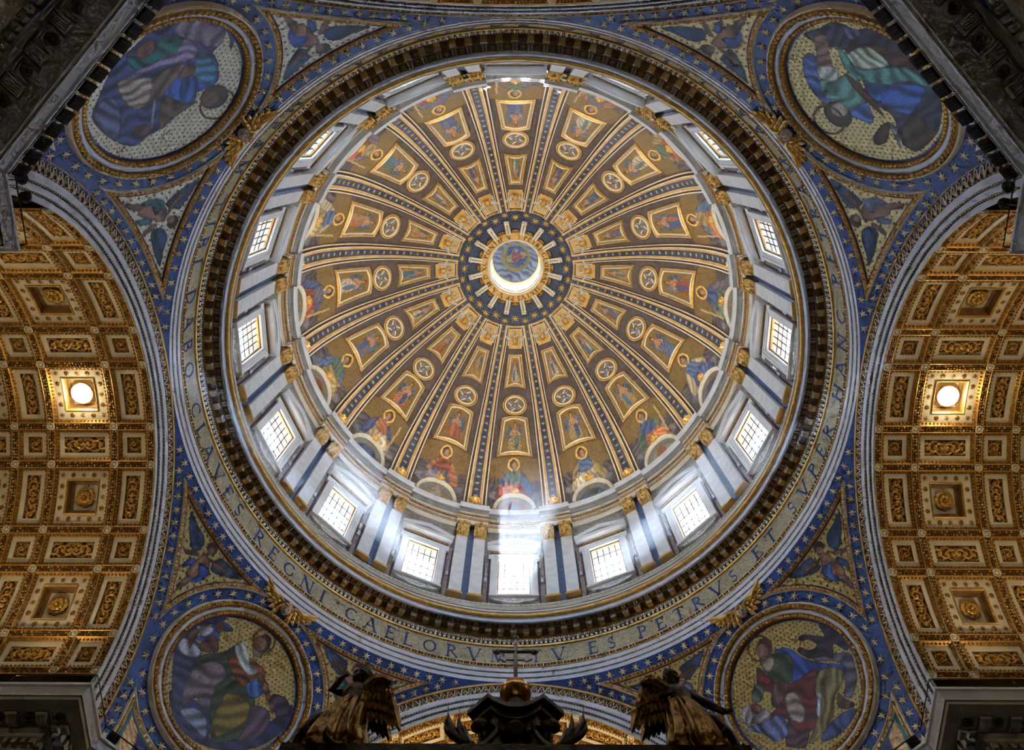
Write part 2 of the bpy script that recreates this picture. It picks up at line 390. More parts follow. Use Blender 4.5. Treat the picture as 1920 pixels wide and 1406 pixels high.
def glyph_mesh(ch, thick=0.06, bold=1.0):
    """flat strokes with depth, unit height; returns (V, F) with y up"""
    A = Acc(); w, st = GLY[ch]; ends = []
    def bar(a, b, h):
        a, b = np.array(a), np.array(b); d = b - a; L = np.linalg.norm(d); d /= L; n = np.array([-d[1], d[0]]) * h * .5
        k = max(1, int(L / .12)); P = []
        for i in range(k + 1):
            c = a + d * L * i / k; P += [(*(c + n), thick), (*(c - n), thick), (*(c + n), 0), (*(c - n), 0)]
        F = []
        for i in range(k):
            o = 4 * i; F += [(o, o + 1, o + 5, o + 4), (o, o + 4, o + 6, o + 2), (o + 1, o + 3, o + 7, o + 5)]
        A.add((np.array(P), F))
    for s in st:
        if s[0] == 's':
            bar(s[1], s[2], s[3] * bold)
            if abs(s[1][1] - s[2][1]) > .7:
                for e in (s[1], s[2]):
                    if e[1] in (0, 1) and ch not in 'C': bar((e[0] - .12, .025 if e[1] == 0 else .975), (e[0] + .12, .025 if e[1] == 0 else .975), .05)
        else:
            _, cx, cy, rx, ry, a0, a1 = s; k = 22; P = []; F = []
            for i in range(k + 1):
                a = a0 + (a1 - a0) * i / k; h = ((.035 + .075 * abs(cos(a))) if ch != 'S' else (.04 + .05 * abs(sin(a)))) * bold
                for q, z in ((1, thick), (-1, thick), (1, 0), (-1, 0)):
                    P.append((cx + (rx - .05 + q * h * .5) * cos(a), cy + (ry - .03 + q * h * .5) * sin(a), z))
            for i in range(k):
                o = 4 * i; F += [(o, o + 1, o + 5, o + 4), (o, o + 4, o + 6, o + 2), (o + 1, o + 3, o + 7, o + 5)]
            A.add((np.array(P), F))
    return A.vf()
ROUNDELS = [[('p',[(-.67,-.64),(-.52,-.51),(-.05,-.5),(.17,-.79),(.54,-.49),(.74,-.1),(.88,.29),(.99,.06),(.84,-.39),(.49,-.74),(.03,-.93),(-.36,-.89)],(38,42,85)),('p',[(-1.01,-.03),(-.9,.15),(-.67,.15),(-.61,.01),(-.6,-.22),(-.49,-.48),(-.41,-.66),(-.24,-.6),(-.03,-.64),(.08,-.85),(-.14,-.87),(-.39,-.81),(-.59,-.67),(-.77,-.44),(-.91,-.23)],(48,52,90)),('p',[(-1.0,-.01),(-.92,.1),(-.66,.11),(-.65,-.02),(-.79,-.09),(-.93,-.1)],(130,140,165)),('p',[(-.41,-.7),(-.27,-.57),(-.05,-.58),(.08,-.81),(-.14,-.79),(-.32,-.78)],(100,115,150)),('p',[(-1.02,.15),(-.88,.47),(-.67,.7),(-.64,.67),(-.78,.47),(-.87,.26),(-.93,.12)],(50,38,70)),('p',[(-.85,.19),(-.7,.37),(-.77,.53),(-.63,.65),(-.44,.64),(-.59,.49),(-.53,.38),(-.67,.23)],(45,60,125)),('p',[(-.92,.32),(-.75,.47),(-.68,.42),(-.76,.27)],(140,145,165)),('e',(-.63,.54,.07,.08),(85,65,62)),('p',[(-.73,.14),(-.63,.4),(-.51,.36),(-.45,.25),(-.61,.12)],(75,48,45)),('p',[(-.94,.16),(-.91,.3),(-.84,.29),(-.8,.1),(-.81,.01)],(90,65,60)),('p',[(.56,.24),(.74,.33),(.87,.26),(.91,.11),(.74,.04)],(60,50,75)),('p',[(-.58,-.25),(-.63,.03),(-.38,.31),(-.27,.54),(-.1,.5),(.11,.18),(.36,.05),(.53,-.14),(.53,-.47),(.32,-.71),(.17,-.79),(-.05,-.5),(-.24,-.19),(-.45,-.04)],(40,55,45)),('p',[(-.56,-.39),(-.58,-.17),(-.46,.08),(-.3,.16),(-.14,.07),(-.17,-.13),(-.12,-.35),(-.05,-.5),(-.16,-.53),(-.32,-.45),(-.43,-.64)],(88,82,98)),('p',[(-.01,-.12),(.25,-.03),(.4,-.1),(.43,-.31),(.29,-.58),(.19,-.7),(.03,-.54),(.01,-.31)],(98,88,40)),('p',[(.42,-.04),(.64,.03),(.74,-.1),(.73,-.29),(.61,-.51),(.48,-.55),(.47,-.29)],(72,58,86)),('p',[(-.23,.22),(-.21,.39),(-.0,.49),(.25,.49),(.33,.39),(.18,.23),(.17,.09),(-.02,.13)],(98,54,38)),('p',[(-.29,.49),(-.22,.59),(-.06,.53),(.05,.42),(.2,.4),(.18,.31),(.04,.28),(-.14,.36)],(150,165,182)),('e',(.04,.79,.11,.14),(50,38,36)),('e',(-.0,.73,.11,.13),(105,80,72)),('e',(.04,.63,.09,.08),(90,84,84)),('p',[(.16,.14),(.27,.31),(.45,.32),(.46,.22),(.36,.03)],(50,85,150)),('p',[(.26,.4),(.44,.34),(.55,.23),(.68,.14),(.7,.02),(.5,.17),(.25,.33)],(92,66,60)),('h',(.02,.82),.17)],[('p',[(.5,.21),(.77,.02),(.93,-.11),(.88,-.28),(.8,-.45),(.59,-.59),(.52,-.5),(.65,-.36),(.73,-.11),(.46,.13)],(78,78,108)),('p',[(.43,.52),(.53,.55),(.68,.41),(.78,.32),(.81,.5),(.89,.48),(1.01,.3),(1.05,.13),(.99,-.03),(.9,-.04),(.82,.14),(.7,-.0),(.59,.11),(.41,.21),(.33,.4),(.4,.43),(.48,.31),(.61,.29),(.57,.42)],(45,38,55)),('p',[(-.05,-.77),(.22,-.67),(.5,-.71),(.52,-.8),(.22,-.89),(-.05,-.84)],(55,70,125)),('p',[(.06,.63),(.25,.53),(.35,.28),(.52,.06),(.76,-.18),(.67,-.26),(.45,-.04),(.28,-.11),(.01,.12),(.11,.27),(.07,.52)],(36,62,140)),('p',[(-.29,.59),(-.2,.26),(-.01,.1),(.4,.05),(.26,-.15),(.09,-.47),(-.06,-.62),(-.3,-.52),(-.33,-.28),(-.51,-.11),(-.23,.0),(-.35,.19),(-.46,.32)],(78,34,42)),('p',[(-.19,.68),(.06,.58),(.2,.42),(.11,.22),(-.02,.11),(-.19,.23),(-.24,.48)],(52,68,58)),('p',[(-.18,-.0),(-.03,-.05),(-.05,-.33),(-.18,-.44),(-.28,-.27)],(132,126,126)),('p',[(.38,-.01),(.59,-.07),(.71,-.25),(.59,-.36),(.39,-.45),(.24,-.64),(-.04,-.75),(-.24,-.74),(-.04,-.58),(.19,-.4),(.26,-.15)],(102,98,68)),('p',[(.25,-.24),(.23,-.33),(.08,-.52),(.07,-.46)],(150,170,220)),('p',[(.47,-.42),(.51,-.55),(.58,-.7),(.47,-.69),(.36,-.58)],(72,47,42)),('p',[(-.32,-.29),(-.3,-.52),(-.13,-.57),(-.29,-.75),(-.43,-.68),(-.52,-.55)],(72,48,66)),('e',(-.03,.77,.12,.12),(52,44,42)),('e',(-.1,.74,.1,.11),(112,90,84)),('p',[(-.17,.67),(-.04,.6),(-.04,.49),(-.17,.43),(-.23,.52)],(125,115,112)),('p',[(-.18,.25),(-.04,.13),(-.17,.01),(-.36,-.06),(-.41,.02),(-.32,.16)],(88,63,62)),('p',[(-.49,.39),(-.36,.3),(-.51,.15),(-.63,.22)],(74,84,84)),('p',[(-.87,-.05),(-.6,-.12),(-.41,-.15),(-.35,-.27),(-.42,-.46),(-.62,-.46),(-.72,-.27),(-.86,-.13)],(82,97,150)),('p',[(-.79,.22),(-.66,.17),(-.48,-.05),(-.53,-.12),(-.85,-.03),(-.88,.11)],(125,125,145)),('p',[(-.67,.2),(-.56,.12),(-.59,.02),(-.71,.05)],(88,63,60)),('h',(-.11,.79),.18)],[('p',[(.61,-.66),(.36,-.75),(-.02,-.85),(-.32,-.8),(-.66,-.77),(-.86,-.62),(-1.0,-.42),(-1.1,-.2),(-1.02,-.0),(-.84,.15),(-.64,.19),(-.49,.48),(-.33,.55),(-.19,.41),(-.04,.49),(.13,.41),(.47,.33),(.61,.24),(.79,.15),(.81,-.16),(.73,-.46)],(48,62,112)),('p',[(-1.08,-.14),(-1.12,.03),(-.94,.26),(-.81,.33),(-.92,.18)],(35,45,100)),('p',[(-.66,.08),(-.65,.21),(-.56,.41),(-.57,.27)],(35,45,100)),('p',[(-.68,-.52),(-.9,-.54),(-1.05,-.36),(-1.08,-.14),(-.97,.06),(-.8,.17),(-.69,.08),(-.67,-.12),(-.63,-.34)],(104,98,128)),('p',[(-.36,-.53),(-.52,-.58),(-.61,-.44),(-.58,-.29),(-.36,-.24),(-.15,-.43),(-.04,-.52),(-.16,-.8),(-.23,-.59)],(28,88,98)),('e',(-.32,-.63,.13,.11),(92,70,72)),('p',[(-.02,-.02),(-.35,.07),(-.56,.1),(-.61,.25),(-.5,.46),(-.32,.53),(-.12,.42),(.03,.44),(.07,.13)],(42,72,150)),('p',[(-.54,.06),(-.6,.17),(-.51,.42),(-.35,.49),(-.29,.32),(-.31,.14)],(62,112,152)),('p',[(-.43,-.25),(-.63,-.29),(-.63,-.08),(-.52,.02),(-.37,-.06),(-.22,-.27),(.07,-.5),(.15,-.67),(-.0,-.56),(-.33,-.32)],(112,108,152)),('p',[(-.01,-.23),(-.24,-.17),(-.37,-.01),(-.15,.04),(.09,.03),(.27,-.04)],(88,78,82)),('p',[(.16,-.63),(.02,-.43),(-.03,-.23),(.23,-.07),(.36,-.16),(.32,-.39)],(138,134,134)),('p',[(.1,.06),(.05,.4),(-.06,.53),(.26,.41),(.47,.33)],(72,62,56)),('p',[(-.19,.06),(-.35,.01),(-.41,.13),(-.31,.2)],(86,66,64)),('p',[(.6,-.64),(.38,-.66),(.36,-.46),(.57,-.23),(.79,-.15),(.73,-.44)],(78,88,132)),('p',[(.6,-.02),(.49,.09),(.53,.26),(.63,.19),(.66,.08)],(82,66,76)),('p',[(.2,-.01),(.19,.02),(.47,.21),(.48,.18)],(140,150,175)),('e',(-.2,.68,.18,.19),(60,46,44)),('e',(-.15,.65,.12,.13),(92,72,68)),('h',(-.14,.79),.22)],[('p',[(.94,.11),(.9,-.15),(.89,-.34),(.8,-.45),(.67,-.53),(.62,-.72),(.47,-.8),(.32,-.88),(.09,-.88),(-.27,-.93),(-.57,-.75),(-.79,-.5),(-.72,-.41),(-.86,-.03),(-.69,.02),(-.42,-.08),(-.19,.03),(.03,-.02),(.52,-.17),(.64,-.04),(.74,.04)],(46,50,76)),('p',[(-.66,-.03),(-.47,-.38),(-.68,-.44),(-.79,-.5),(-.92,-.07)],(58,52,46)),('p',[(.76,-.41),(.66,-.55),(.58,-.49),(.61,-.33)],(82,88,142)),('p',[(.55,-.27),(.46,-.52),(.21,-.76),(.05,-.85),(.07,-.66),(.27,-.41),(.38,-.15)],(72,52,48)),('p',[(.47,-.14),(.44,-.47),(.15,-.53),(.22,-.2),(.34,-.07)],(152,168,162)),('p',[(.05,-.04),(-.08,-.43),(-.24,-.75),(-.38,-.57),(-.47,-.32),(-.34,-.14),(-.15,-.0)],(46,82,156)),('p',[(.6,-.13),(.5,-.15),(.25,-.14),(.14,-.46),(.01,-.75),(-.18,-.87),(-.32,-.86),(-.12,-.62),(-.05,-.28),(.14,-.03),(.38,.01)],(72,122,126)),('p',[(.69,.41),(.72,.26),(.59,.24),(.37,.44),(.14,.47),(.03,.6),(.24,.66),(.48,.59)],(62,88,156)),('p',[(.37,.44),(.28,.21),(.25,-.02),(-.08,.05),(-.22,.24),(-.21,.45),(.03,.48),(.14,.57)],(78,124,128)),('p',[(.29,.07),(-.02,-.0),(-.38,.02),(-.25,.08),(.04,.13)],(72,48,42)),('p',[(.85,.01),(.77,-.13),(.61,.02),(.4,.18),(.51,.32),(.69,.16)],(104,84,78)),('p',[(.52,.34),(.4,.12),(.26,.23),(.35,.42)],(152,168,172)),('p',[(-.18,.45),(-.13,.13),(-.35,.17),(-.4,.27),(-.3,.37)],(72,98,172)),('e',(-.12,.58,.19,.18),(56,48,48)),('e',(-.08,.52,.1,.12),(150,148,150)),('p',[(-.57,.37),(-.46,.1),(-.51,.03),(-.68,.22),(-.68,.37)],(62,48,44)),('p',[(-.48,.04),(-.55,-.02),(-.78,.06),(-.8,.1)],(92,108,118)),('h',(-.13,.75),.2)]]
ANGEL = [('p',[(24.5,31.5),(22.3,31.4),(19.9,31.3),(18.7,30.6),(18.4,29.5),(19.4,28.7),(21.0,29.3),(22.9,30.3)],(32,52,92)),('p',[(15.1,30.7),(14.8,31.5),(11.9,31.9),(9.8,31.9),(11.6,30.4),(14.7,29.1)],(38,58,95)),('p',[(16.4,30.0),(15.0,30.5),(12.8,31.0),(12.4,30.4),(14.4,29.8)],(100,76,70)),('p',[(20.2,27.8),(18.4,29.2),(17.9,28.7),(19.4,27.6)],(100,76,70)),('p',[(16.7,25.8),(15.5,27.0),(15.6,25.0),(16.0,23.5),(16.4,23.7)],(98,74,70)),('p',[(17.5,27.8),(17.5,29.8),(16.6,30.1),(15.3,29.5),(14.3,27.9),(15.7,26.5),(16.7,25.8),(17.4,26.6)],(112,86,78)),('p',[(18.0,26.0),(18.6,26.8),(18.1,28.2),(17.3,28.0),(17.6,26.7)],(38,68,150)),('p',[(16.7,28.4),(15.1,29.1),(14.2,28.4),(14.6,26.6),(15.8,25.7),(15.5,27.3)],(40,70,150)),('e',(17.2,31.2,1.1,.8),(46,32,30)),('e',(16.9,30.8,.6,.6),(110,84,76))]
# ================================================================ THE SETTING
struct(mk('floor', box(0, 0, -1.7, 130, 130, 0.2), FLOORM))

# ---- side matrices: the canonical arm of the church runs along +Y
SIDE = {'far': np.eye(4), 'left': trans(0, -.25, 0) @ rotZ(pi / 2), 'right': trans(0, -.25, 0) @ rotZ(-pi / 2), 'near': rotZ(pi)}
AZ, AR = 32.0, 12.2                                       # arch centre height and opening radius

# ---- the four corner piers with their projecting entablatures
def pier_line(p):
    q = 0.4142 * p
    return [(46, 10.16 + p), (19.84 + p, 10.16 + p), (19.84 + p, 13.18 + q), (13.18 + q, 19.84 + p), (10.16 + p, 19.84 + p), (10.16 + p, 46)]
def pier_sweep(prof, sx, sy):
    V = []; n = len(prof)
    for i in range(6):
        for p, z in prof: x, y = pier_line(p)[i]; V.append((sx * x, sy * y, z))
    return np.array(V), quads(6, n)
def pier_frames(p, z, pitch, sx, sy, start=None):
    """frames along the ledge: x along, y outward from the wall, z up"""
    out = []; L = pier_line(p)
    for i in range(5):
        a, b = np.array(L[i]), np.array(L[i + 1])
        if i in (0, 4):
            far = a if i == 0 else b; near = b if i == 0 else a
            d = far - near; d = d / np.linalg.norm(d); far = near + d * 17.0
            a, b = (far, near) if i == 0 else (near, far)
        Ls = np.linalg.norm(b - a); k = max(1, int(round(Ls / pitch))); d = (b - a) / Ls
        for j in range(k):
            c = a + (b - a) * (j + .5) / k
            nrm = np.array([-d[1], d[0]]) * (1 if (np.dot(np.array([-d[1], d[0]]), -c) > 0) else -1)
            P = (sx * c[0], sy * c[1], z); D = (sx * d[0], sy * d[1], 0); Nn = (sx * nrm[0], sy * nrm[1], 0)
            out.append((i, frame(P, D, Nn, (0, 0, 1))))
    return out
LEDGE = [(3.2, 32.0), (0.0, 32.0), (0.0, 31.86), (.10, 31.80), (.24, 31.50), (.26, 31.42)]
SOFFIT = [(.26, 31.42), (.34, 31.42), (.36, 31.24), (1.02, 31.24), (1.04, 31.34), (1.84, 31.34), (1.86, 31.10), (2.02, 30.98), (2.04, 30.78), (2.30, 30.70), (2.32, 30.40), (2.42, 30.30)]
PFRZ = [(2.42, 30.30), (2.50, 30.22), (2.52, 27.6), (2.40, 27.5), (2.40, 27.3), (2.55, 27.2), (2.60, 25.6)]
A = Acc(); A.add(box(0, 0, .11, .62, .62, .06)); A.add(box(0, .0, .06, .50, .50, .05)); MODROS = None
def modillion_tpl():
    A = Acc()
    A.add(box(0, -.02, -.02, .50, .74, .16)); 
    for i in range(5): A.add(tube([(-.2 + .1 * i, -.36, -.10), (-.2 + .1 * i, .0, -.20), (-.2 + .1 * i, .30, -.12)], .05, 5))
    A.add(tube([(-.26, .34, -.08), (.26, .34, -.08)], .09, 8)); A.add(box(0, .0, .08, .62, .84, .06))
    return A
def rosette_tpl(n, R, h, layers=2, m=GOLD, name='rosette', core=.22):
    """two whorls of cupped petals round a boss; z is the way it faces"""
    A = Acc()
    for l in range(layers):
        Rl = R * (1 - .36 * l); hl = h * (.45 + .45 * l)
        for i in range(n):
            a = 2 * pi * (i + .5 * l) / n; wv = Rl * sin(pi / n) * 1.15
            P = []
            for u, w, z in ((.18, .35, .25), (.50, .9, .85), (.78, 1.0, 1.0), (1.0, .35, .72)):
                for v, dz in ((-1, -.22), (0, .10), (1, -.22)):
                    x, y = Rl * u, v * w * wv; P.append((x * cos(a) - y * sin(a), x * sin(a) + y * cos(a), hl * (z + dz)))
            A.add((np.array(P), quads(4, 3)))
    A.add(dome_lump(R * core, R * core, h * 1.15, 8, 3))
    return A.mesh(name, m, True)
MODM = modillion_tpl().mesh('modillion', STONE)
SQROS = rosette_tpl(6, .24, .10, 1, DARKB, 'rosette')
DENT = make_mesh('dentil', *box(0, 0, -.16, .22, .26, .30), STONE)
A = Acc()
for q in range(4): A.add(box(*[(0, .36, 0), (0, -.36, 0), (.36, 0, 0), (-.36, 0, 0)][q], *[(.80, .08, .10), (.80, .08, .10), (.08, .8, .10), (.08, .8, .10)][q]))
SQFR = A.mesh('coffer_frame', STONE)
for sx, sy, nm in ((-1, 1, 'far_left'), (1, 1, 'far_right'), (-1, -1, 'near_left'), (1, -1, 'near_right')):
    w = struct(mk('wall_pier_' + nm, pier_sweep([(2.60, 25.6), (2.60, -1.6)], sx, sy), STONE))
    mk('ledge_moulding', pier_sweep(LEDGE, sx, sy), STONE_B, w)
    mk('soffit', pier_sweep(SOFFIT, sx, sy), STONE, w)
    mk('frieze', pier_sweep(PFRZ, sx, sy), FRIEZE, w)
    for i, M in pier_frames(1.42, 31.24, 1.43, sx, sy):
        put('modillion', MODM, w, M)
        M2 = M @ trans(.72, .02, .06)
        c = put('soffit_coffer', SQFR, w, M2); put('rosette', SQROS, c, M2 @ np.diag((1., 1., -1., 1.)))
    seg = [f for f in pier_frames(2.16, 30.72, .42, sx, sy) if f[0] in ((1, 2, 3) if sy < 0 else (0, 1, 2))]
    for i, M in seg: put('dentil', DENT, w, M)
    # a letter of the frieze inscription showing at the picture's edge
    if sy < 0:
        for k, ch in ((0, 'L' if sx < 0 else 'E'), (1, 'A'), (-1, 'V')):
            L = pier_line(2.50); a, b = np.array(L[2]), np.array(L[3]); c = (a + b) / 2 + (b - a) / np.linalg.norm(b - a) * (1.6 * k)
            th = math.atan2(sx * c[0], sy * c[1]); M = cylM(rad(135) * sx, np.hypot(*c), 28.2); M[:3, 3] = (sx * c[0], sy * c[1], 28.1)
            V, F = glyph_mesh(ch, .05); put('letter', make_mesh('letter', (V - (.35, 0, 0)) * (1.7, 1.7, 1), F, LETTER), w, M)

# ---- end walls of the four arms close the room
for k, s in enumerate(('far', 'left', 'right', 'near')):
    A = Acc(); A.add(box(0, 46, 22, 44, .4, 48)); struct(mk('wall_' + s, A.vf(), STONE, M=SIDE[s]))

# ---- arches of the crossing: stepped marble fasciae, beads, a leaf-and-tongue course
def arch(prof, n=96, a=pi * .53):
    prof = np.asarray(prof, float); t = np.linspace(-a, a, n + 1)
    V = np.stack([np.sin(t)[:, None] * prof[:, 0], np.ones(n + 1)[:, None] * prof[:, 1], AZ + np.cos(t)[:, None] * prof[:, 0]], -1).reshape(-1, 3)
    return V, quads(n + 1, len(prof))
A = Acc()                                                  # one leaf of the leaf-and-tongue course, y points outward from the opening
pts = [(-.17, -.28), (-.20, -.10), (-.12, .04), (-.13, .16), (0, .30), (.13, .16), (.12, .04), (.20, -.10), (.17, -.28)]
A.add(tube([(x, y, .05) for x, y in pts], .036, 5))
TONGUE = A.mesh('leaf_outline', MARBLE, True)
A = Acc(); A.add(dome_lump(.075, .15, .09, 6, 2)); A.add(dome_lump(.05, .06, .12, 6, 2), trans(0, .06, 0)); TDROP = A.mesh('leaf_drop', GOLD, True)
ARCHES = {}
for s, M in SIDE.items():
    o = struct(mk('trim_arch_' + s, arch([(13.50, 20.98), (13.50, 21.06), (14.18, 21.06), (14.20, 21.6)]), DARKB, M=M))
    ARCHES[s] = o
    for r0, r1, d in ((12.20, 12.50, 21.16), (12.60, 12.92, 21.06), (13.02, 13.44, 20.96)):
        mk('fascia', arch([(r0, 21.24 if r0 < 12.3 else 21.5), (r0, d), (r1, d), (r1, 21.5)]), STONE_B, o, M=M)
    mk('outer_fillet', arch([(14.16, 21.1), (14.16, 20.94), (14.36, 20.94), (14.40, 21.3)]), OCHRE, o, M=M)
    for r, d, pitch in ((12.55, 21.10, .20), (12.97, 21.0, .20), (13.47, 20.94, .32)):
        mk('bead_ground', arch([(r - .05, d), (r + .05, d)]), DARKB, o, M=M)
        B = Acc(); n = int(r * pi * .98 / pitch)
        for i in range(n):
            a = (i - (n - 1) / 2) * pitch / r
            B.add(dome_lump(pitch * .32, .035, .06, 6, 2), frame((r * sin(a), d, AZ + r * cos(a)), (cos(a), 0, -sin(a)), (sin(a), 0, cos(a)), (0, -1, 0)))
        stuff(put('bead_course', B.mesh('bead_course', CREAM, True), o, M))
    n = 89; pitch = pi * .98 / n
    lim = {'far': .72, 'near': .25, 'left': 1.5, 'right': 1.5}[s]
    for i in range(n):
        a = (i - (n - 1) / 2) * pitch
        if abs(a) > lim: continue
        Mm = M @ frame((13.84 * sin(a), 21.05, AZ + 13.84 * cos(a)), (cos(a), 0, -sin(a)), (sin(a), 0, cos(a)), (0, -1, 0))
        l = put('leaf', TONGUE, o, Mm); put('leaf_drop', TDROP, l, Mm)

# ---- gilded barrel vaults: ribs, crossings and coffers with real depth
VR, VZ = 12.3, 31.9
def bend(V):
    """(arc, along, depth) -> the vault's curve at its crown; depth is away from the room"""
    V = np.asarray(V, float); R = VR + V[:, 2]; a = V[:, 0] / VR
    return np.stack([R * np.sin(a), V[:, 1], R * np.cos(a)], -1)
def rectring(a0, b0, d0, a1, b1, d1, n=8):
    """strip between two nested rectangles (half sizes a, b at depth d)"""
    def loop(a, b, d):
        P = []
        for i in range(n): P.append((-a + 2 * a * i / n, -b, d))
        for i in range(n): P.append((a, -b + 2 * b * i / n, d))
        for i in range(n): P.append((a - 2 * a * i / n, b, d))
        for i in range(n): P.append((-a, b - 2 * b * i / n, d))
        return P
    V = np.array(loop(a0, b0, d0) + loop(a1, b1, d1)); m = 4 * n
    return V, [(i, (i + 1) % m, m + (i + 1) % m, m + i) for i in range(m)]
def scroll_field(a, b, seed, na, nb, depth, amp):
    """relief panel: mirrored spirals, stems and leaves raised from a dark ground"""
    r = np.random.default_rng(seed); X, Y = np.meshgrid(np.linspace(-a, a, na), np.linspace(-b, b, nb), indexing='ij')
    H = np.zeros(X.shape); lon = a >= b; U, W = (X, Y) if lon else (Y, X); lu, lw = (a, b) if lon else (b, a)
    nsp = max(1, int(round(lu / lw)))
    for i in range(nsp):
        cu = (i + .5) * lu / nsp if nsp > 1 or lu / lw > 1.3 else 0
        for sg in ((1, -1) if cu else (1,)):
            du, dw = U - sg * cu, W; q = np.hypot(du, dw); t = np.arctan2(dw, du * sg)
            sp = (.5 + .5 * np.cos(t - q / lw * 9.5 * (1 if i % 2 else -1))) ** 3 * np.exp(-(q / (lw * .92)) ** 6)
            H = np.maximum(H, sp); H = np.maximum(H, 1.15 * (.75 + .25 * np.cos(6 * t)) * np.exp(-(q / (lw * .20)) ** 4))
    for k in range(70):
        u0, w0, s0, an = r.uniform(0, lu * .94), r.uniform(-lw, lw) * .9, lw * r.uniform(.06, .115), r.uniform(0, pi)
        for sg in (1, -1):
            p, q = (U - sg * u0), (W - w0); x2 = p * cos(an) * sg + q * sin(an); y2 = -p * sin(an) * sg + q * cos(an)
            H = np.maximum(H, .95 * np.exp(-(x2 / s0) ** 2 - (y2 / (s0 * .5)) ** 2))
    H = H.clip(0, 1.2)
    V = np.stack([X, Y, depth - amp * H], -1).reshape(-1, 3)
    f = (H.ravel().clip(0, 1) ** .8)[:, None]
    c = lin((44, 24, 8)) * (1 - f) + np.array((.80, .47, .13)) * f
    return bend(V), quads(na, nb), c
def garland(la, lb, seed):
    """a strip of fruit and leaves along a rib; la x lb half sizes"""
    r = np.random.default_rng(seed); lon = la > lb; L = la if lon else lb; w = lb if lon else la
    A = Acc(); C = []
    P = np.array([(x * la, y * lb, 0.0) for x in (-1, -.5, 0, .5, 1) for y in (-1, 1)]) if lon else np.array([(x * la, y * lb, 0.0) for y in (-1, 1) for x in (-1, 1)])
    F = quads(5, 2) if lon else [(0, 1, 3, 2)]
    A.add((bend(P), F), col=(.16, .085, .025))
    for i in range(int(L * 2 / .17)):
        for v in (-.45, .45):
            t = -L + .1 + i * .17 + r.uniform(-.03, .03); q = v * w * .9 + r.uniform(-.03, .03); s0 = r.uniform(.06, .085)
            Vv, Ff = dome_lump(s0, s0 * .9, -.085, 6, 2); Vv = Vv + ((t, q, 0) if lon else (q, t, 0))
            A.add((bend(Vv), Ff), col=(.60, .34, .10) if r.random() < .5 else ((.22, .12, .04) if r.random() < .6 else (.60, .50, .34)))
    for v in (-1, 1):
        e = np.array([(x * L, v * w * .97) for x in np.linspace(-1, 1, 9)]); T = np.array([(p, q, -.03) if lon else (q, p, -.03) for p, q in e])
        A.add((bend(tube(T, .035, 5)[0]), tube(T, .035, 5)[1]), col=(.74, .43, .11))
    return A.mesh('garland_rib', RELIEF)
def coffer_tpl(ha, hb, big, seed):
    """meshes of one coffer: gilded moulding, marble frame, relief or sunk field"""
    m0 = .19; A = Acc()
    A.add((lambda q: (bend(q[0]), q[1]))(rectring(ha, hb, 0, ha - .03, hb - .03, -.05)))
    A.add((lambda q: (bend(q[0]), q[1]))(rectring(ha - .03, hb - .03, -.05, ha - .07, hb - .07, .0)))
    A.add((lambda q: (bend(q[0]), q[1]))(rectring(ha - .07, hb - .07, 0, ha - m0, hb - m0, .14)))
    for (L, fx) in ((ha - .13, 0), (hb - .13, 1)):
        n = int(2 * L / .21)
        for i in range(n):
            t = -L + (i + .5) * 2 * L / n
            for s in (-1, 1):
                V, F = dome_lump(.07, .07, -.09, 6, 2); p = (t, s * (hb - .13), .06) if fx == 0 else (s * (ha - .13), t, .06)
                A.add((bend(V + p), F))
    mould = A.mesh('coffer', GOLD_D)
    a, b = ha - m0, hb - m0; mw = .50 if big else .27
    A = Acc(); q = rectring(a, b, .14, a - mw, b - mw, .14); A.add((bend(q[0]), q[1])); q = rectring(a - mw, b - mw, .14, a - mw, b - mw, .24); A.add((bend(q[0]), q[1]))
    marble = A.mesh('marble_frame', CREAM)
    a, b = a - mw, b - mw; extra = []
    if big:
        A = Acc()
        for (x0, d0, x1, d1) in ((0, .10, .05, .06), (.05, .06, .10, .14)): q = rectring(a - x0, b - x0, d0, a - x1, b - x1, d1); A.add((bend(q[0]), q[1]))
        extra.append(('gold_fillet', A.mesh('gold_fillet', GOLD)))
        A = Acc(); q = rectring(a - .10, b - .10, .14, a - .14, b - .14, .52); A.add((bend(q[0]), q[1])); q = rectring(a - .14, b - .14, .52, a - .30, b - .30, .60); A.add((bend(q[0]), q[1]))
        extra.append(('sunk_side', A.mesh('sunk_side', BROWN)))
        V = np.array([(x, y, .60) for x in np.linspace(-1, 1, 6) * (a - .28) for y in ((b - .28) * -1, b - .28)]); extra.append(('sunk_field', make_mesh('sunk_field', bend(V), quads(6, 2), CREAM)))
    else:
        k = 84; na = max(14, int(k * a / max(a, b))); nb = max(14, int(k * b / max(a, b)))
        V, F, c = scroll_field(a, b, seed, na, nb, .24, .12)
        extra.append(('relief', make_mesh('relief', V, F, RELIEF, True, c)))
    return mould, marble, extra, (ha - m0 - mw / 2, hb - m0 - mw / 2)
BIGA, SMA = rad(8.875) * VR, rad(5.25) * VR                # half row heights along the arc
NARB, WIDB = 1.075, 1.865                                  # half column widths along the vault
RW = .20
TP = {(A_, B_): [coffer_tpl(ha - RW, hb - RW, A_ == 'b' and B_ == 'w', 11 + 7 * i + 3 * j + 100 * v) for v in range(2)]
      for i, (A_, ha) in enumerate((('b', BIGA), ('s', SMA))) for j, (B_, hb) in enumerate((('n', NARB), ('w', WIDB)))}
GARL = {('row', B_): garland(RW, hb - RW, 5) for B_, hb in (('n', NARB), ('w', WIDB))}
GARL.update({('col', A_): garland(ha - RW, RW, 6) for A_, ha in (('b', BIGA), ('s', SMA))})
A = Acc(); tt = np.linspace(0, 2 * pi, 13)
A.add((lambda q: (bend(q[0]), q[1]))(tube([(.21 * cos(t), .21 * sin(t), -.05) for t in tt], .035, 5)))
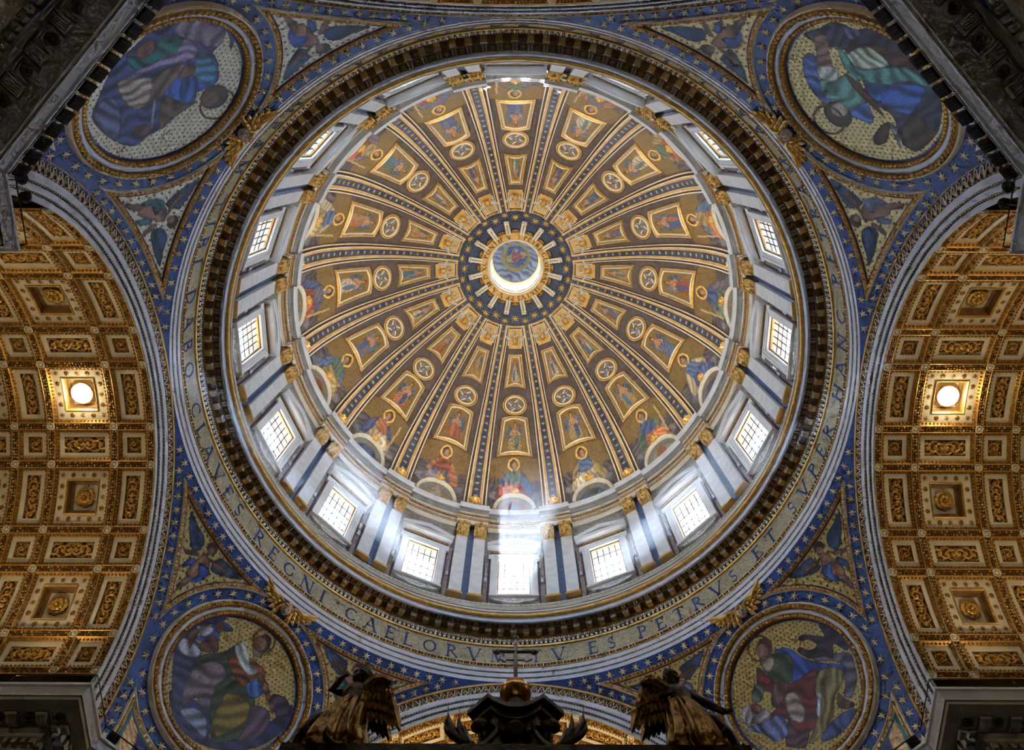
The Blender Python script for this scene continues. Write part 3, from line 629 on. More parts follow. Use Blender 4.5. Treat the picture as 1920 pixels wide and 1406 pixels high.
V, F = dome_lump(.12, .12, -.09, 8, 2); A.add((bend(V), F)); V, F = box(0, 0, .01, .40, .40, .02); A.add((bend(V), F))
CROSSM = A.mesh('crossing_boss', CREAM)
ROSB = rosette_tpl(8, .56, .34, 2, GOLD, 'rosette')
CST8 = make_mesh('inlaid_star', *star(8, .20, .08, .03), GOLD_D); CDISC = make_mesh('inlaid_disc', *dome_lump(.145, .145, .05, 12, 2), GOLD_D)
FLIP = np.diag((1., 1., -1., 1.))
def vaultM(side, dep, psi):
    c, s = cos(psi), sin(psi); R = np.eye(4); R[0, 0] = c; R[0, 2] = s; R[2, 0] = -s; R[2, 2] = c
    return SIDE[side] @ trans(0, dep, VZ) @ R
def vault(side, rows, cols, lamps=()):
    n = 64; t = np.linspace(-pi * .52, pi * .52, n + 1); V = np.array([(13.05 * sin(a), d, VZ + 13.05 * cos(a)) for a in t for d in (21.3, 46)])
    o = struct(mk('ceiling_vault_' + side, (V, quads(n + 1, 2)), BROWN, M=SIDE[side]))
    mk('edge_strip', (np.array([(q * sin(a), d, VZ + q * cos(a)) for a in t for q, d in ((12.32, 21.2), (12.32, 21.26), (13.1, 21.28))]), quads(n + 1, 3)), GOLD_D, o, M=SIDE[side])
    xs = [21.42]
    for c_ in cols: xs.append(xs[-1] + 2 * (NARB if c_ == 'n' else WIDB))
    for ri, (kind, psi) in enumerate(rows):
        ha = BIGA if kind == 'b' else SMA
        for ci, cn in enumerate(cols):
            dep = (xs[ci] + xs[ci + 1]) / 2; M = vaultM(side, dep, psi)
            mould, marble, extra, (pa, pb) = TP[(kind, cn)][(ri + ci) % 2]
            c = put('coffer', mould, o, M); put('marble_frame', marble, c, M)
            for nm, me in extra: put(nm, me, c, M)
            if kind == 'b' and cn == 'w':
                if (ri, ci) in lamps: LAMPS.append((side, M))
                else:
                    Mr = M @ frame((0, 0, VR + .58), (1, 0, 0), (0, 1, 0), (0, 0, 1)) @ FLIP; put('rosette', ROSB, c, Mr)
                for u in range(-2, 3):
                    for v in range(-2, 3):
                        if max(abs(u), abs(v)) == 2:
                            a_ = u * pa / 2 / VR; R_ = VR + .135
                            Mi = M @ frame((R_ * sin(a_), v * pb / 2, R_ * cos(a_)), (cos(a_), 0, -sin(a_)), (0, 1, 0), (sin(a_), 0, cos(a_))) @ FLIP
                            put('inlaid_star' if (u + v) % 2 == 0 else 'inlaid_disc', CST8 if (u + v) % 2 == 0 else CDISC, c, Mi)
            for e in (-1, 1):
                if e == 1 or ri == 0: put('garland_rib', GARL[('row', cn)], o, vaultM(side, dep, psi + e * ha / VR))
        for x in xs:
            put('garland_rib', GARL[('col', kind)], o, vaultM(side, x, psi))
            for e in (-1, 1):
                if e == 1 or ri == 0: put('crossing_boss', CROSSM, o, vaultM(side, x, psi + e * ha / VR))
    return o
LAMPS = []
P28 = 28.25
def rowlist(lo, hi): return [('b' if k % 2 == 0 else 's', rad(P28 / 2 * k)) for k in range(lo, hi + 1)]
vault('left', rowlist(-4, 5), 'nwnw', {(4, 1)})
vault('right', rowlist(-5, 4), 'nwnw', {(5, 1)})
vault('far', rowlist(-3, 3), 'nw')
vault('near', rowlist(-1, 1), 'n')
# ---- pendentives: four pieces of one sphere, blue with gilt stars
SR, SZ = math.hypot(21, 14.35), 32.0
def sdir(az, el): return np.array([sin(az) * cos(el), cos(az) * cos(el), sin(el)])
def spt(az, el, off=0.0): return np.array([0, 0, SZ]) + (SR - off) * sdir(az, el)
def sM(az, el, off=0.0, spin=0.0):
    d = sdir(az, el); R = np.array([cos(az), -sin(az), 0]); U = np.array([-sin(az) * sin(el), -cos(az) * sin(el), cos(el)])
    R2 = R * cos(spin) + U * sin(spin); U2 = U * cos(spin) - R * sin(spin)
    return frame(np.array([0, 0, SZ]) + (SR - off) * d, R2, U2, -d)
def disc_pt(az0, el0, ang, psi):
    """point at angle ang from a centre on the sphere, psi measured from 'up' to the right"""
    c = sdir(az0, el0); R = np.array([cos(az0), -sin(az0), 0]); U = np.array([-sin(az0) * sin(el0), -cos(az0) * sin(el0), cos(el0)])
    d = c * cos(ang) + (R * sin(psi) + U * cos(psi)) * sin(ang)
    return d
def dir_ae(d): return math.atan2(d[0], d[1]), math.asin(max(-1, min(1, d[2])))
RC_EL = rad(19.8)
ARM = {'far_left': -45, 'far_right': 45, 'near_left': -135, 'near_right': 135}
ANGDEV = lambda d, ax: math.acos(max(-1, min(1, d[0] * ax[0] + d[1] * ax[1])))
def sphere_ring(az0, prof, n=96):
    """mouldings round a roundel: profile of (angle deg, height above the sphere)"""
    V = []
    for i in range(n):
        for a, h in prof:
            V.append(np.array([0, 0, SZ]) + (SR - h) * disc_pt(az0, RC_EL, rad(a), 2 * pi * i / n))
    return np.array(V), quads(n, len(prof), True)
STAR6 = make_mesh('star', *star(6, .30, .11, .05), STARG)
LBL = {'far_left': 'lower left', 'far_right': 'lower right', 'near_left': 'upper left', 'near_right': 'upper right'}
RLAB = {'far_left': 'round mosaic of a robed old man writing, olive and grey robes, gold ground, lower left',
        'far_right': 'round mosaic of a bearded man with dark eagle, red and blue robes, lower right',
        'near_left': 'round mosaic of a blue robed man beside a horned ox, silver ground, upper left',
        'near_right': 'round mosaic of a man in teal raising his hand, lion below, upper right'}
GROUND = {'far_left': (150, 138, 92), 'far_right': (150, 136, 84), 'near_left': (176, 176, 168), 'near_right': (186, 174, 128)}
# corner points and edges of the triangular panels, canonical on q = |az - 45| and mirrored
def tri_corners(inset, ring_el=33.0, arch_a=35.8, rd=13.4):
    """vertices of the panel beside a roundel, in (q, el) degrees, shrunk by inset degrees"""
    E, Aa, D = rad(ring_el - inset), rad(arch_a + inset), rad(rd + inset)
    def arch_q(el):                                       # where the arch's circle (axis q = 45 deg) crosses this elevation
        c = cos(Aa) / cos(el); return pi / 4 - math.acos(max(-1, min(1, c))) if c < 1 else pi / 4
    def round_q(el):                                      # outer side of the roundel's circle
        c = (cos(D) - sin(RC_EL) * sin(el)) / (cos(RC_EL) * cos(el)); return math.acos(max(-1, min(1, c)))
    p_top = (arch_q(E), E); p_in = (round_q(E), E)
    lo, hi = rad(8), E
    for _ in range(50):                                   # the low corner: arch meets roundel
        m = (lo + hi) / 2
        if arch_q(m) > round_q(m): hi = m
        else: lo = m
    p_low = (arch_q(hi), hi)
    return p_top, p_in, p_low, arch_q, round_q
def tri_loop(inset, n=16):
    t, i_, l, aq, rq = tri_corners(inset); P = []
    for k in range(n): u = k / n; P.append((i_[0] + (t[0] - i_[0]) * u, i_[1]))
    for k in range(n): e = t[1] + (l[1] - t[1]) * k / n; P.append((aq(e), e))
    for k in range(n): e = l[1] + (i_[1] - l[1]) * k / n; P.append((rq(e), e))
    return P
PLAB = {('far_left', -1): 'beside the left arch, above the lower left roundel', ('far_left', 1): 'behind the left bronze angel, right of the lower left roundel',
        ('far_right', 1): 'beside the right arch, above the lower right roundel', ('far_right', -1): 'behind the right bronze angel, left of the lower right roundel',
        ('near_left', -1): 'beside the left arch, below the upper left roundel', ('near_left', 1): 'at the top edge, right of the upper left roundel',
        ('near_right', 1): 'beside the right arch, below the upper right roundel', ('near_right', -1): 'at the top edge, left of the upper right roundel'}
for ai, (nm, azd) in enumerate(ARM.items()):
    az0 = rad(azd)
    # the curved field: grid in azimuth and elevation, kept inside the crossing's square
    na, ne = 72, 60; V = []; ok = []
    for i in range(na):
        for j in range(ne):
            az = az0 + rad(-45 + 90 * i / (na - 1)); el = rad(-3 + 37.5 * j / (ne - 1)); d = sdir(az, el)
            m = max(abs(d[0]), abs(d[1])) * SR
            V.append(np.array([0, 0, SZ]) + SR * d); ok.append(m < 21.45)
    F = [tuple(f) for f in quads(na, ne) if all(ok[k] for k in f)]
    pend = struct(mk('wall_pendentive_' + nm, (np.array(V), F), BLUE, smooth=True))
    # stars: along the ring, round the roundel, along both arches
    spots = []
    for k in range(-14, 15):
        spots.append((az0 + rad(2.45 * k), rad(33.7)))
    for k in range(34):
        d = disc_pt(az0, RC_EL, rad(12.62), 2 * pi * (k + .5) / 34); spots.append(dir_ae(d))
    for sg in (-1, 1):
        ax_az = az0 + sg * pi / 4
        for k in range(28):
            phi = rad(1.6 + 3.15 * k); e0 = rad(35.1)
            U = np.array([0, 0, 1.]); Aa = sdir(ax_az, 0); T = sdir(ax_az - sg * pi / 2, 0)
            d = Aa * cos(e0) + (U * cos(phi) + T * sin(phi)) * sin(e0); spots.append(dir_ae(d))
        # filling stars where the bands run together near the ledge
        for q, e in ((31.0, 21.0), (30.6, 12.5), (28.6, 14.8), (29.3, 17.9), (31.5, 17.0)): spots.append((az0 + sg * rad(q - 13.0), rad(e)))
    kept = []
    for az, el in spots:
        d = sdir(az, el)
        if el < rad(1.5) or el > rad(34.0) or max(abs(d[0]), abs(d[1])) * SR > 20.93: continue
        q, e = abs((az - az0 + pi) % (2 * pi) - pi), el
        if any((az - b[0]) ** 2 * .75 + (el - b[1]) ** 2 < rad(1.15) ** 2 for b in kept): continue
        cd = math.acos(max(-1, min(1, float(np.dot(d, sdir(az0, RC_EL))))))
        if cd < rad(11.9): continue
        # not on the triangular panels
        dd = min(ANGDEV(d, sdir(az0 + s_ * pi / 4, 0)) for s_ in (-1, 1))
        if cd > rad(13.35) and dd > rad(35.75) and el < rad(33.1): continue
        kept.append((az, el))
    for az, el in kept: put('star', STAR6, pend, sM(az, el, .03, random.uniform(0, 1)))
    # roundel
    t = thing('mosaic_roundel', RLAB[nm], 'mosaic', spt(az0, RC_EL - rad(11.8)))
    n = 210; g = np.linspace(-1.02, 1.02, n); X, Y = np.meshgrid(g, g, indexing='ij')
    P = Paint(X, Y, GROUND[nm], 3 + ai, dots=.062, speck=.16 if azd in (-135, 135) else .1)
    for typ, p_, c_ in ROUNDELS[ai]:
        if typ == 'p': P.poly(p_, c_, .50)
        elif typ == 'e': P.ell(p_, c_)
        else: P.ringline(p_, c_, .016, (70, 54, 30))
    q = np.hypot(X, Y); P.C[q > .965] = lin((34, 48, 110))
    pts = []
    for i in range(n):
        for j in range(n):
            u, v = X[i, j], Y[i, j]; pts.append(np.array([0, 0, SZ]) + (SR - .02) * disc_pt(az0, RC_EL, rad(9.6) * math.hypot(u, v), math.atan2(u, v)))
    keep = (q < 1.03).ravel(); F = [tuple(f) for f in quads(n, n) if all(keep[k] for k in f)]
    mk('mosaic', (np.array(pts), F), MOSAIC, t, True, P.out(1.7))
    mk('inner_moulding', sphere_ring(az0, [(9.55, .0), (9.6, .16), (9.8, .26), (10.1, .20), (10.15, .12)]), GOLD_D, t, True)
    mk('marble_ring', sphere_ring(az0, [(10.12, .1), (10.15, .20), (10.78, .26), (10.82, .1)]), STONE_B, t, True)
    mk('outer_moulding', sphere_ring(az0, [(10.78, .1), (10.82, .34), (11.1, .40), (11.42, .28), (11.45, .12)]), GOLD_D, t, True)
    mk('outer_rim', sphere_ring(az0, [(11.42, .12), (11.46, .30), (11.62, .30), (11.72, .18), (11.82, .0)]), CREAM, t, True)
    E = Acc(); E2 = Acc()
    for k in range(110):
        d = disc_pt(az0, RC_EL, rad(9.86), 2 * pi * k / 110); az, el = dir_ae(d); psi = 2 * pi * k / 110
        E.add(dome_lump(.085, .10, .10, 6, 2), sM(az, el, .22, -psi))
    for k in range(88):
        d = disc_pt(az0, RC_EL, rad(11.10), 2 * pi * k / 88); az, el = dir_ae(d); psi = 2 * pi * k / 88
        E2.add(tube([(-.15, -.12, 0), (-.10, .05, .04), (0, .14, .05), (.10, .05, .04), (.15, -.12, 0)], .030, 4), sM(az, el, .38, -psi))
    stuff(put('egg_course', E.mesh('egg_course', GOLD, True), t)); stuff(put('leaf_course', E2.mesh('leaf_course', GOLD, True), t))
    # the two triangular panels beside the roundel
    for sg in (-1, 1):
        sgn = sg
        def TP3(p, off): return spt(az0 + sgn * p[0], p[1], off)
        Lp = [tri_loop(i_) for i_ in (0, .16, .18, .62, .64, .85)]; hts = (.0, .14, .16, .12, .10, .04); hi2 = (.14, .16, .12, .10, .05, .04)
        c0 = tri_corners(1.5)
        tt = thing('spandrel_mosaic', 'triangular winged boy mosaic, ' + PLAB[(nm, sg)], 'mosaic', TP3(c0[2], .1))
        mm = (MARBLE, CREAM, GOLD_D, MARBLE, PURPLE); names = ('outer_rim', 'flat_rim', 'egg_moulding', 'inner_rim', 'purple_border')
        for k in range(5):
            a, b = Lp[k], Lp[k + 1]; m = len(a)
            V = np.array([TP3(p, hts[k]) for p in a] + [TP3(p, hi2[k]) for p in b])
            mk(names[k], (V, [(i, (i + 1) % m, m + (i + 1) % m, m + i) for i in range(m)]), mm[k], tt)
        E = Acc(); lp = tri_loop(.40, 60)
        per = 0.0; last = np.array(TP3(lp[-1], .14))
        for k in range(len(lp)):
            x = np.array(TP3(lp[k], .14)); per += np.linalg.norm(x - last); last = x
            if per > .20:
                per = 0; az, el = az0 + sgn * lp[k][0], lp[k][1]
                E.add(dome_lump(.07, .085, .08, 6, 2), sM(az, el, .14))
        stuff(put('egg_course', E.mesh('egg_course', GOLD, True), tt))
        nx, ny = 190, 120; gx = np.linspace(0, 35, nx); gy = np.linspace(16, 33.2, ny); X, Y = np.meshgrid(gx, gy, indexing='ij')
        gr = GROUND[nm]; P = Paint(X, Y, gr, 20 + 2 * ai + sg, dots=.95, speck=.14)
        r = random.Random(ai * 5 + sg); dq, de = r.uniform(-.6, .6), r.uniform(-.3, .3)
        hue = [(38, 68, 150), (40, 96, 110), (84, 96, 140), (46, 74, 140)][(2 * ai + (sg > 0)) % 4]
        for typ, p_, c_ in ANGEL:
            if c_[2] > 140: c_ = hue
            if typ == 'p': P.poly([(a + dq, b + de) for a, b in p_], c_, .36)
            else: P.ell((p_[0] + dq, p_[1] + de, p_[2], p_[3]), c_)
        _, _, _, aq, rq = tri_corners(.8); keep = np.zeros(X.shape, bool)
        for i in range(nx):
            for j in range(ny):
                e = rad(Y[i, j]); q_ = rad(X[i, j]); keep[i, j] = rq(e) - rad(.1) < q_ < aq(e) + rad(.1) and e < rad(32.25)
        kf = keep.ravel(); F = [tuple(f) for f in quads(nx, ny) if all(kf[k] for k in f)]
        V = np.array([TP3((rad(X[i, j]), rad(Y[i, j])), .03) for i in range(nx) for j in range(ny)])
        used = sorted({k for f in F for k in f}); ix = {k: i for i, k in enumerate(used)}
        mk('mosaic', (V[used], [tuple(ix[k] for k in f) for f in F]), MOSAIC, tt, True, P.out(1.7)[used])
    # the panel below the roundel, mostly behind the ledge: crossed keys and tiara on blue and silver
    tt = thing('emblem_mosaic', 'arched silver mosaic with keys and tiara, below the %s roundel' % LBL[nm], 'mosaic', spt(az0, rad(1.5), .1))
    def low_pt(u, v, off, inset=0.0):
        D = rad(13.4 + inset); Aa = rad(35.8 + inset)
        def qs(el):
            cc = (cos(D) - sin(RC_EL) * sin(el)) / (cos(RC_EL) * cos(el)); return (math.acos(cc) if cc < 1 else 0.0), pi / 4 - math.acos(cos(Aa) / cos(el))
        lo, hi = rad(8), rad(19)                          # the upper tip, where arch and roundel borders meet
        for _ in range(30):
            m = (lo + hi) / 2; a_, b_ = qs(m)
            if b_ > a_: lo = m
            else: hi = m
        el = rad(1.0) + (lo - rad(1.0)) * v; a_, b_ = qs(el)
        return el, a_, b_
    nx, ny = 40, 60
    for sg in (-1, 1):
        V = []; Xs = []; Ys = []
        for j in range(ny):
            el, qr, qa = low_pt(0, j / (ny - 1), 0, .8)
            for i in range(nx):
                q_ = qr + (max(qa, qr + 1e-4) - qr) * i / (nx - 1); V.append(spt(az0 + sg * q_, el, .03)); Xs.append(math.degrees(q_)); Ys.append(math.degrees(el))
        X = np.array(Xs).reshape(ny, nx); Y = np.array(Ys).reshape(ny, nx)
        P = Paint(X, Y, (150, 158, 156), 50 + ai, speck=.16)
        P.poly([(0, 6), (4, 8.6), (9, 11), (9.6, 12.6), (10.8, 13.2), (11.6, 12.3), (11.4, 10.5), (13, 6), (14, 1), (0, 0)], (32, 40, 110), .3)
        P.poly([(9.6, 12.3), (10.8, 13.2), (11.8, 12.2), (10.6, 11.4)], (110, 62, 62), .3)
        P.poly([(10.6, 11.4), (11.6, 11.2), (13.4, 5.5), (12.2, 5.0)], (150, 96, 62), .25); P.poly([(6.4, 5.6), (7.6, 8.4), (8.8, 7.9), (8.4, 4.2), (6.6, 3.2)], (176, 150, 110), .3)
        P.ell((8.2, 8.2, 1.0, .7), (190, 150, 100)); P.line([(9.5, 11), (9, 8.5), (9.8, 5.5)], .35, (36, 52, 140))
        P.C[(X - X.min(1, keepdims=True) < .5)] = lin((28, 92, 110)); P.C[(X.max(1, keepdims=True) - X < .5)] = lin((28, 92, 110))
        mk('mosaic', (np.array(V), quads(ny, nx)), MOSAIC, tt, True, P.out(1.7))
        for (off, side_) in ((0, 'arch'), (1, 'roundel')):
            prof = ((0, .0), (.14, .14), (.26, .15), (.30, .10), (.72, .10), (.8, .03)); V = []
            for j in range(ny):
                for ins, h in prof:
                    el, qr, qa = low_pt(0, j / (ny - 1), 0, ins); V.append(spt(az0 + sg * (qa if side_ == 'arch' else qr), el, h))
            mk('rim', (np.array(V), quads(ny, len(prof))), CREAM, tt)
            E = Acc()
            for j in range(0, 34):
                el, qr, qa = low_pt(0, j / 33, 0, .5); E.add(dome_lump(.085, .10, .09, 6, 2), sM(az0 + sg * (qa if side_ == 'arch' else qr), el, .1))
            stuff(put('egg_course', E.mesh('egg_course', GOLD, True), tt))

# ---- winged heads where roundel and ring meet
def head_mesh(s=1.0):
    """a child's face: skull, cheeks, brow, nose, lips, chin; faces +z, y up"""
    n, k = 40, 32; V = []
    for i in range(n):
        t = 2 * pi * i / n
        for j in range(k):
            p = -pi / 2 + pi * j / (k - 1); x, y, z = cos(p) * sin(t), sin(p), cos(p) * cos(t)
            if z > 0:
                z += .30 * math.exp(-((x / .13) ** 2 + ((y + .12) / .20) ** 2)) + .13 * math.exp(-((x / .22) ** 2 + ((y + .48) / .09) ** 2)) + .09 * math.exp(-((x / .25) ** 2 + ((y + .75) / .12) ** 2))
                z -= .24 * (math.exp(-(((x - .34) / .15) ** 2 + ((y - .08) / .10) ** 2)) + math.exp(-(((x + .34) / .15) ** 2 + ((y - .08) / .10) ** 2)))
                z += .08 * (math.exp(-(((x - .45) / .22) ** 2 + ((y + .32) / .22) ** 2)) + math.exp(-(((x + .45) / .22) ** 2 + ((y + .32) / .22) ** 2)))
            V.append((x * .82 * s, y * s, z * .9 * s))
    return np.array(V), quads(n, k, True)
def hair_mesh(s, seed=1, cnt=46):
    r = random.Random(seed); A = Acc()
    for i in range(cnt):
        t = r.uniform(0, 2 * pi); p = r.uniform(.15, 1.3); x, y, z = cos(p) * sin(t), sin(p), cos(p) * cos(t)
        if z > .45 and y < .62: continue
        A.add(dome_lump(.2 * s, .2 * s, .22 * s, 6, 2), frame(np.array((x * .82, y, z * .9)) * s * .98, *_basis((x, y, z))))
    for sx in (-1, 1):
        for y in (.3, .05, -.2): A.add(dome_lump(.17 * s, .2 * s, .24 * s, 6, 2), frame((sx * .80 * s, y * s, 0), *_basis((sx, y * .4, .35))))
    return A.vf()
def _basis(n):
    n = np.array(n, float); n /= np.linalg.norm(n); a = np.array([0, 1., 0]) if abs(n[1]) < .9 else np.array([1., 0, 0]); r = np.cross(a, n); r /= np.linalg.norm(r)
    return r, np.cross(n, r), n
def wing_mesh(span, drop, sgn=1, rows=((7, 1.0, .0), (6, .68, .05), (5, .42, .09)), th=.035, fan=(-82, 18)):
    """feathered wing spreading to +x * sgn: long primaries under shorter coverts"""
    A = Acc()
    for cnt, ln, dz in rows:
        for i in range(cnt):
            u = i / (cnt - 1); bx, by = span * (.08 + .42 * u), drop * (.16 * sin(u * pi) + .10)
            an = rad(fan[0] + (fan[1] - fan[0]) * u) ; L = span * ln * (.52 + .30 * u); w = span * .085
            dx, dy = cos(an), sin(an); P = []
            for s_, ww, z in ((0, .5, 0), (.35, 1.0, .3), (.75, .95, .3), (1.0, .25, 0)):
                for v, zz in ((-1, 0), (0, 1), (1, 0)):
                    P.append((sgn * (bx + dx * L * s_ - dy * w * ww * v), by + dy * L * s_ + dx * w * ww * v, dz * span + th * span * (z + .8 * zz)))
            A.add((np.array(P), quads(4, 3)))
    pts = [(sgn * span * a, drop * b, .11 * span) for a, b in ((0, .0), (.18, .22), (.38, .28), (.56, .16))]
    A.add(tube(pts, [span * .07, span * .08, span * .06, span * .03], 6))
    return A.vf()
HLAB = {'far_left': 'winged child head with gilt wings, above the lower left roundel', 'far_right': 'winged child head with gilt wings, above the lower right roundel',
        'near_left': 'winged child head with gilt wings, between upper left roundel and cornice ring', 'near_right': 'winged child head with gilt wings, between upper right roundel and cornice ring'}
HM, HH = head_mesh(.40), hair_mesh(.41, 3)
A = Acc()
for s_ in (-1, 1): A.add(dome_lump(.050, .030, .035, 8, 2), trans(s_ * .118, .030, .258)); A.add(tube([(s_ * .06, .090, .318), (s_ * .12, .112, .298), (s_ * .185, .090, .262)], .014, 5))
A.add(tube([(-.062, -.188, .362), (0, -.182, .382), (.062, -.188, .362)], .016, 5)); FEAT = A.mesh('eyes_and_mouth', mat('dark_face_lines', (.14, .08, .06), .6))
HMm = make_mesh('head', *HM, SKIN, True); HHm = make_mesh('hair', *HH, GOLD, True)
WL = make_mesh('wing', *wing_mesh(1.7, 1.2, -1), GOLD); WR = make_mesh('wing', *wing_mesh(1.7, 1.2, 1), GOLD)
for nm, azd in ARM.items():
    M = sM(rad(azd), rad(33.0), .34); t = thing('winged_head', HLAB[nm], 'sculpture', M[:3, 3], 'winged heads over the four roundels')
    N_ = np.array((0, -8., 0)) - M[:3, 3]; N_ /= np.linalg.norm(N_); U_ = M[:3, 1] - N_ * (M[:3, 1] @ N_); U_ /= np.linalg.norm(U_)   # faces look down at the people below
    Mh = frame(M[:3, 3] + N_ * .12, np.cross(U_, N_), U_, N_)
    h = put('head', HMm, t, Mh); stuff(put('eyes_and_mouth', FEAT, h, Mh)); put('hair', HHm, t, Mh)
    for sg, W in ((-1, WL), (1, WR)):
        put('wing', W, t, M @ trans(sg * .22, -.05, -.12) @ rotZ(sg * rad(14)))

# ================================================================ the great ring: architrave, inscribed frieze, modillion cornice
ringo = struct(mk('trim_ring', ring([(21.6, 46.30), (21.05, 46.33), (21.05, 46.45)]), OCHRE))
for r0, z0, z1 in ((21.02, 46.40, 46.86), (20.96, 46.96, 47.36), (20.90, 47.46, 47.84)):
    mk('fascia', ring([(r0 + .3, z0), (r0, z0), (r0, z1), (r0 + .3, z1)]), STONE_B, ringo)
for r0, z0 in ((20.97, 46.91), (20.92, 47.41)):
    mk('bead_ground', ring([(r0 + .1, z0 - .06), (r0 + .1, z0 + .06)]), DARKB, ringo)
    B = Acc()
    for k in range(520): B.add(dome_lump(.08, .035, .06, 5, 2), cylM(2 * pi * k / 520, r0 + .06, z0))
    stuff(put('bead_course', B.mesh('bead_course', GOLD, True), ringo))
mk('gold_line', ring([(21.0, 47.84), (20.84, 47.86), (20.84, 47.92), (21.0, 47.94)]), GOLD, ringo)
mk('leaf_ground', ring([(20.98, 47.93), (20.94, 48.30)]), DARKB, ringo)
A = Acc(); A.add(dome_lump(.15, .17, .11, 7, 2)); A.add(box(0, .15, .03, .40, .05, .08)); LEAFG = A.mesh('leaf', GOLD_D, True)
A = Acc(); A.add(box(0, 0, .03, .06, .30, .08)); LEAFW = A.mesh('dart', MARBLE)
for k in range(278):
    th = 2 * pi * k / 278; M = cylM(th, 20.95, 48.10, .1); put('leaf', LEAFG, ringo, M)
B = Acc()
for k in range(278): B.add((box(0, 0, .03, .06, .30, .08)), cylM(2 * pi * (k + .5) / 278, 20.95, 48.10, .1))
stuff(put('dart_course', B.mesh('dart_course', MARBLE), ringo))
mk('frieze_fillet', ring([(21.0, 48.29), (20.92, 48.30), (20.92, 48.38), (21.06, 48.39)]), CREAM, ringo)
mk('frieze', ring([(21.06, 48.38), (21.06, 50.46)]), FRIEZE, ringo)
mk('gold_line', ring([(21.08, 50.44), (20.94, 50.46), (20.90, 50.56), (20.94, 50.62), (21.04, 50.62)]), GOLD, ringo)
mk('dentil_ground', ring([(21.02, 50.60), (21.02, 50.86), (20.90, 50.90), (20.86, 51.14)]), DARKB, ringo)
B = Acc(); E = Acc(); E2 = Acc()
for k in range(384):
    th = 2 * pi * k / 384
    B.add(box(0, 0, .07, .19, .20, .16), cylM(th, 21.02, 50.74)); E.add(dome_lump(.10, .12, .12, 7, 2), cylM(th, 20.88, 51.00, .2))
    E2.add(box(0, 0, .03, .035, .24, .08), cylM(th + pi / 384, 20.88, 51.00, .2))
stuff(put('dentil_course', B.mesh('dentil_course', MARBLE), ringo)); stuff(put('egg_course', E.mesh('egg_course', CREAM, True), ringo)); stuff(put('dart_course', E2.mesh('dart_course', MARBLE), ringo))
mk('bed_moulding', ring([(20.86, 51.12), (20.80, 51.16), (20.80, 51.70), (20.40, 51.74), (20.36, 51.70), (20.30, 51.74), (20.30, 51.84), (19.84, 51.84), (19.84, 51.66)]), BROWN, ringo)
mk('corona', ring([(19.86, 51.66), (19.70, 51.58), (19.64, 51.58), (19.64, 51.84), (19.58, 51.90)]), STONE_B, ringo)
mk('torus', ring([(19.58, 51.90)] + [(19.46 + .16 * cos(a), 52.10 + .17 * sin(a)) for a in np.linspace(.9 * pi * .0 - .8, -pi * 1.25, 12)][::1] + [(19.36, 52.26)]), GOLD, ringo, True)
mk('top_lip', ring([(19.37, 52.26), (19.26, 52.30), (19.26, 52.42), (19.34, 52.46), (19.42, 52.50), (21.5, 52.50)]), MARBLE, ringo)
A = Acc()
A.add(box(0, .22, .17, .44, .40, .34))
MODA = A.mesh('modillion_block', BROWN)
A = Acc()
for x in (-.16, 0, .16): A.add(box(x, 0, .02, .08, .30, .05))
A.add(box(0, -.0, .0, .46, .34, .03)); FLUTE = A.mesh('fluted_face', MARBLE)
A = Acc(); A.add(box(0, 0, .0, .40, .40, .03)); MSOF = A.mesh('modillion_soffit', OCHRE)
A = Acc(); A.add(tube([(-.09, -.02, .0), (-.09, .44, .0)], .065, 6)); A.add(tube([(.09, -.02, .0), (.09, .44, .0)], .065, 6)); BARS = A.mesh('twin_bars', STONE)
A = Acc(); A.add(tube([(-.2, 0, 0), (.2, 0, 0)], .055, 6)); A.add(dome_lump(.07, .07, .08, 6, 2), trans(-.16, 0, 0)); A.add(dome_lump(.07, .07, .08, 6, 2), trans(.16, 0, 0)); CAPB = A.mesh('gilt_cap', GOLD)
A = Acc()
for q in range(4): A.add(box(*[(0, .19, 0), (0, -.19, 0), (.19, 0, 0), (-.19, 0, 0)][q], *[(.42, .045, .07), (.42, .045, .07), (.045, .42, .07), (.045, .42, .07)][q]))
RFR = A.mesh('coffer', DARKB); RROS = rosette_tpl(8, .13, .05, 1, GOLD_D, 'rosette', .3)
A = Acc()
for q in range(4): A.add(box(*[(0, .17, 0), (0, -.17, 0), (.19, 0, 0), (-.19, 0, 0)][q], *[(.42, .045, .08), (.42, .045, .08), (.045, .38, .08), (.045, .38, .08)][q]))
A.add(box(0, 0, -.03, .22, .2, .02)); PFR = A.mesh('wall_panel', BROWN)
def soff(th, r, z):
    """frame on a level soffit: x along the ring, y inward, z down"""
    s, c = sin(th), cos(th); return frame((r * s, r * c, z), (-c, s, 0), (-s, -c, 0), (0, 0, -1))
for k in range(136):
    th = 2 * pi * k / 136; th2 = th + pi / 136
    m = put('modillion', MODA, ringo, soff(th, 20.80, 51.74)); put('fluted_face', FLUTE, m, cylM(th, 20.37, 51.57)); put('modillion_soffit', MSOF, m, soff(th, 20.58, 51.39))
    put('twin_bars', BARS, m, soff(th, 20.26, 51.80)); put('gilt_cap', CAPB, m, soff(th, 19.80, 51.68))
    c = put('coffer', RFR, ringo, soff(th2, 20.07, 51.82)); put('rosette', RROS, c, soff(th2, 20.07, 51.83))
    put('wall_panel', PFR, ringo, cylM(th2, 20.78, 51.44))
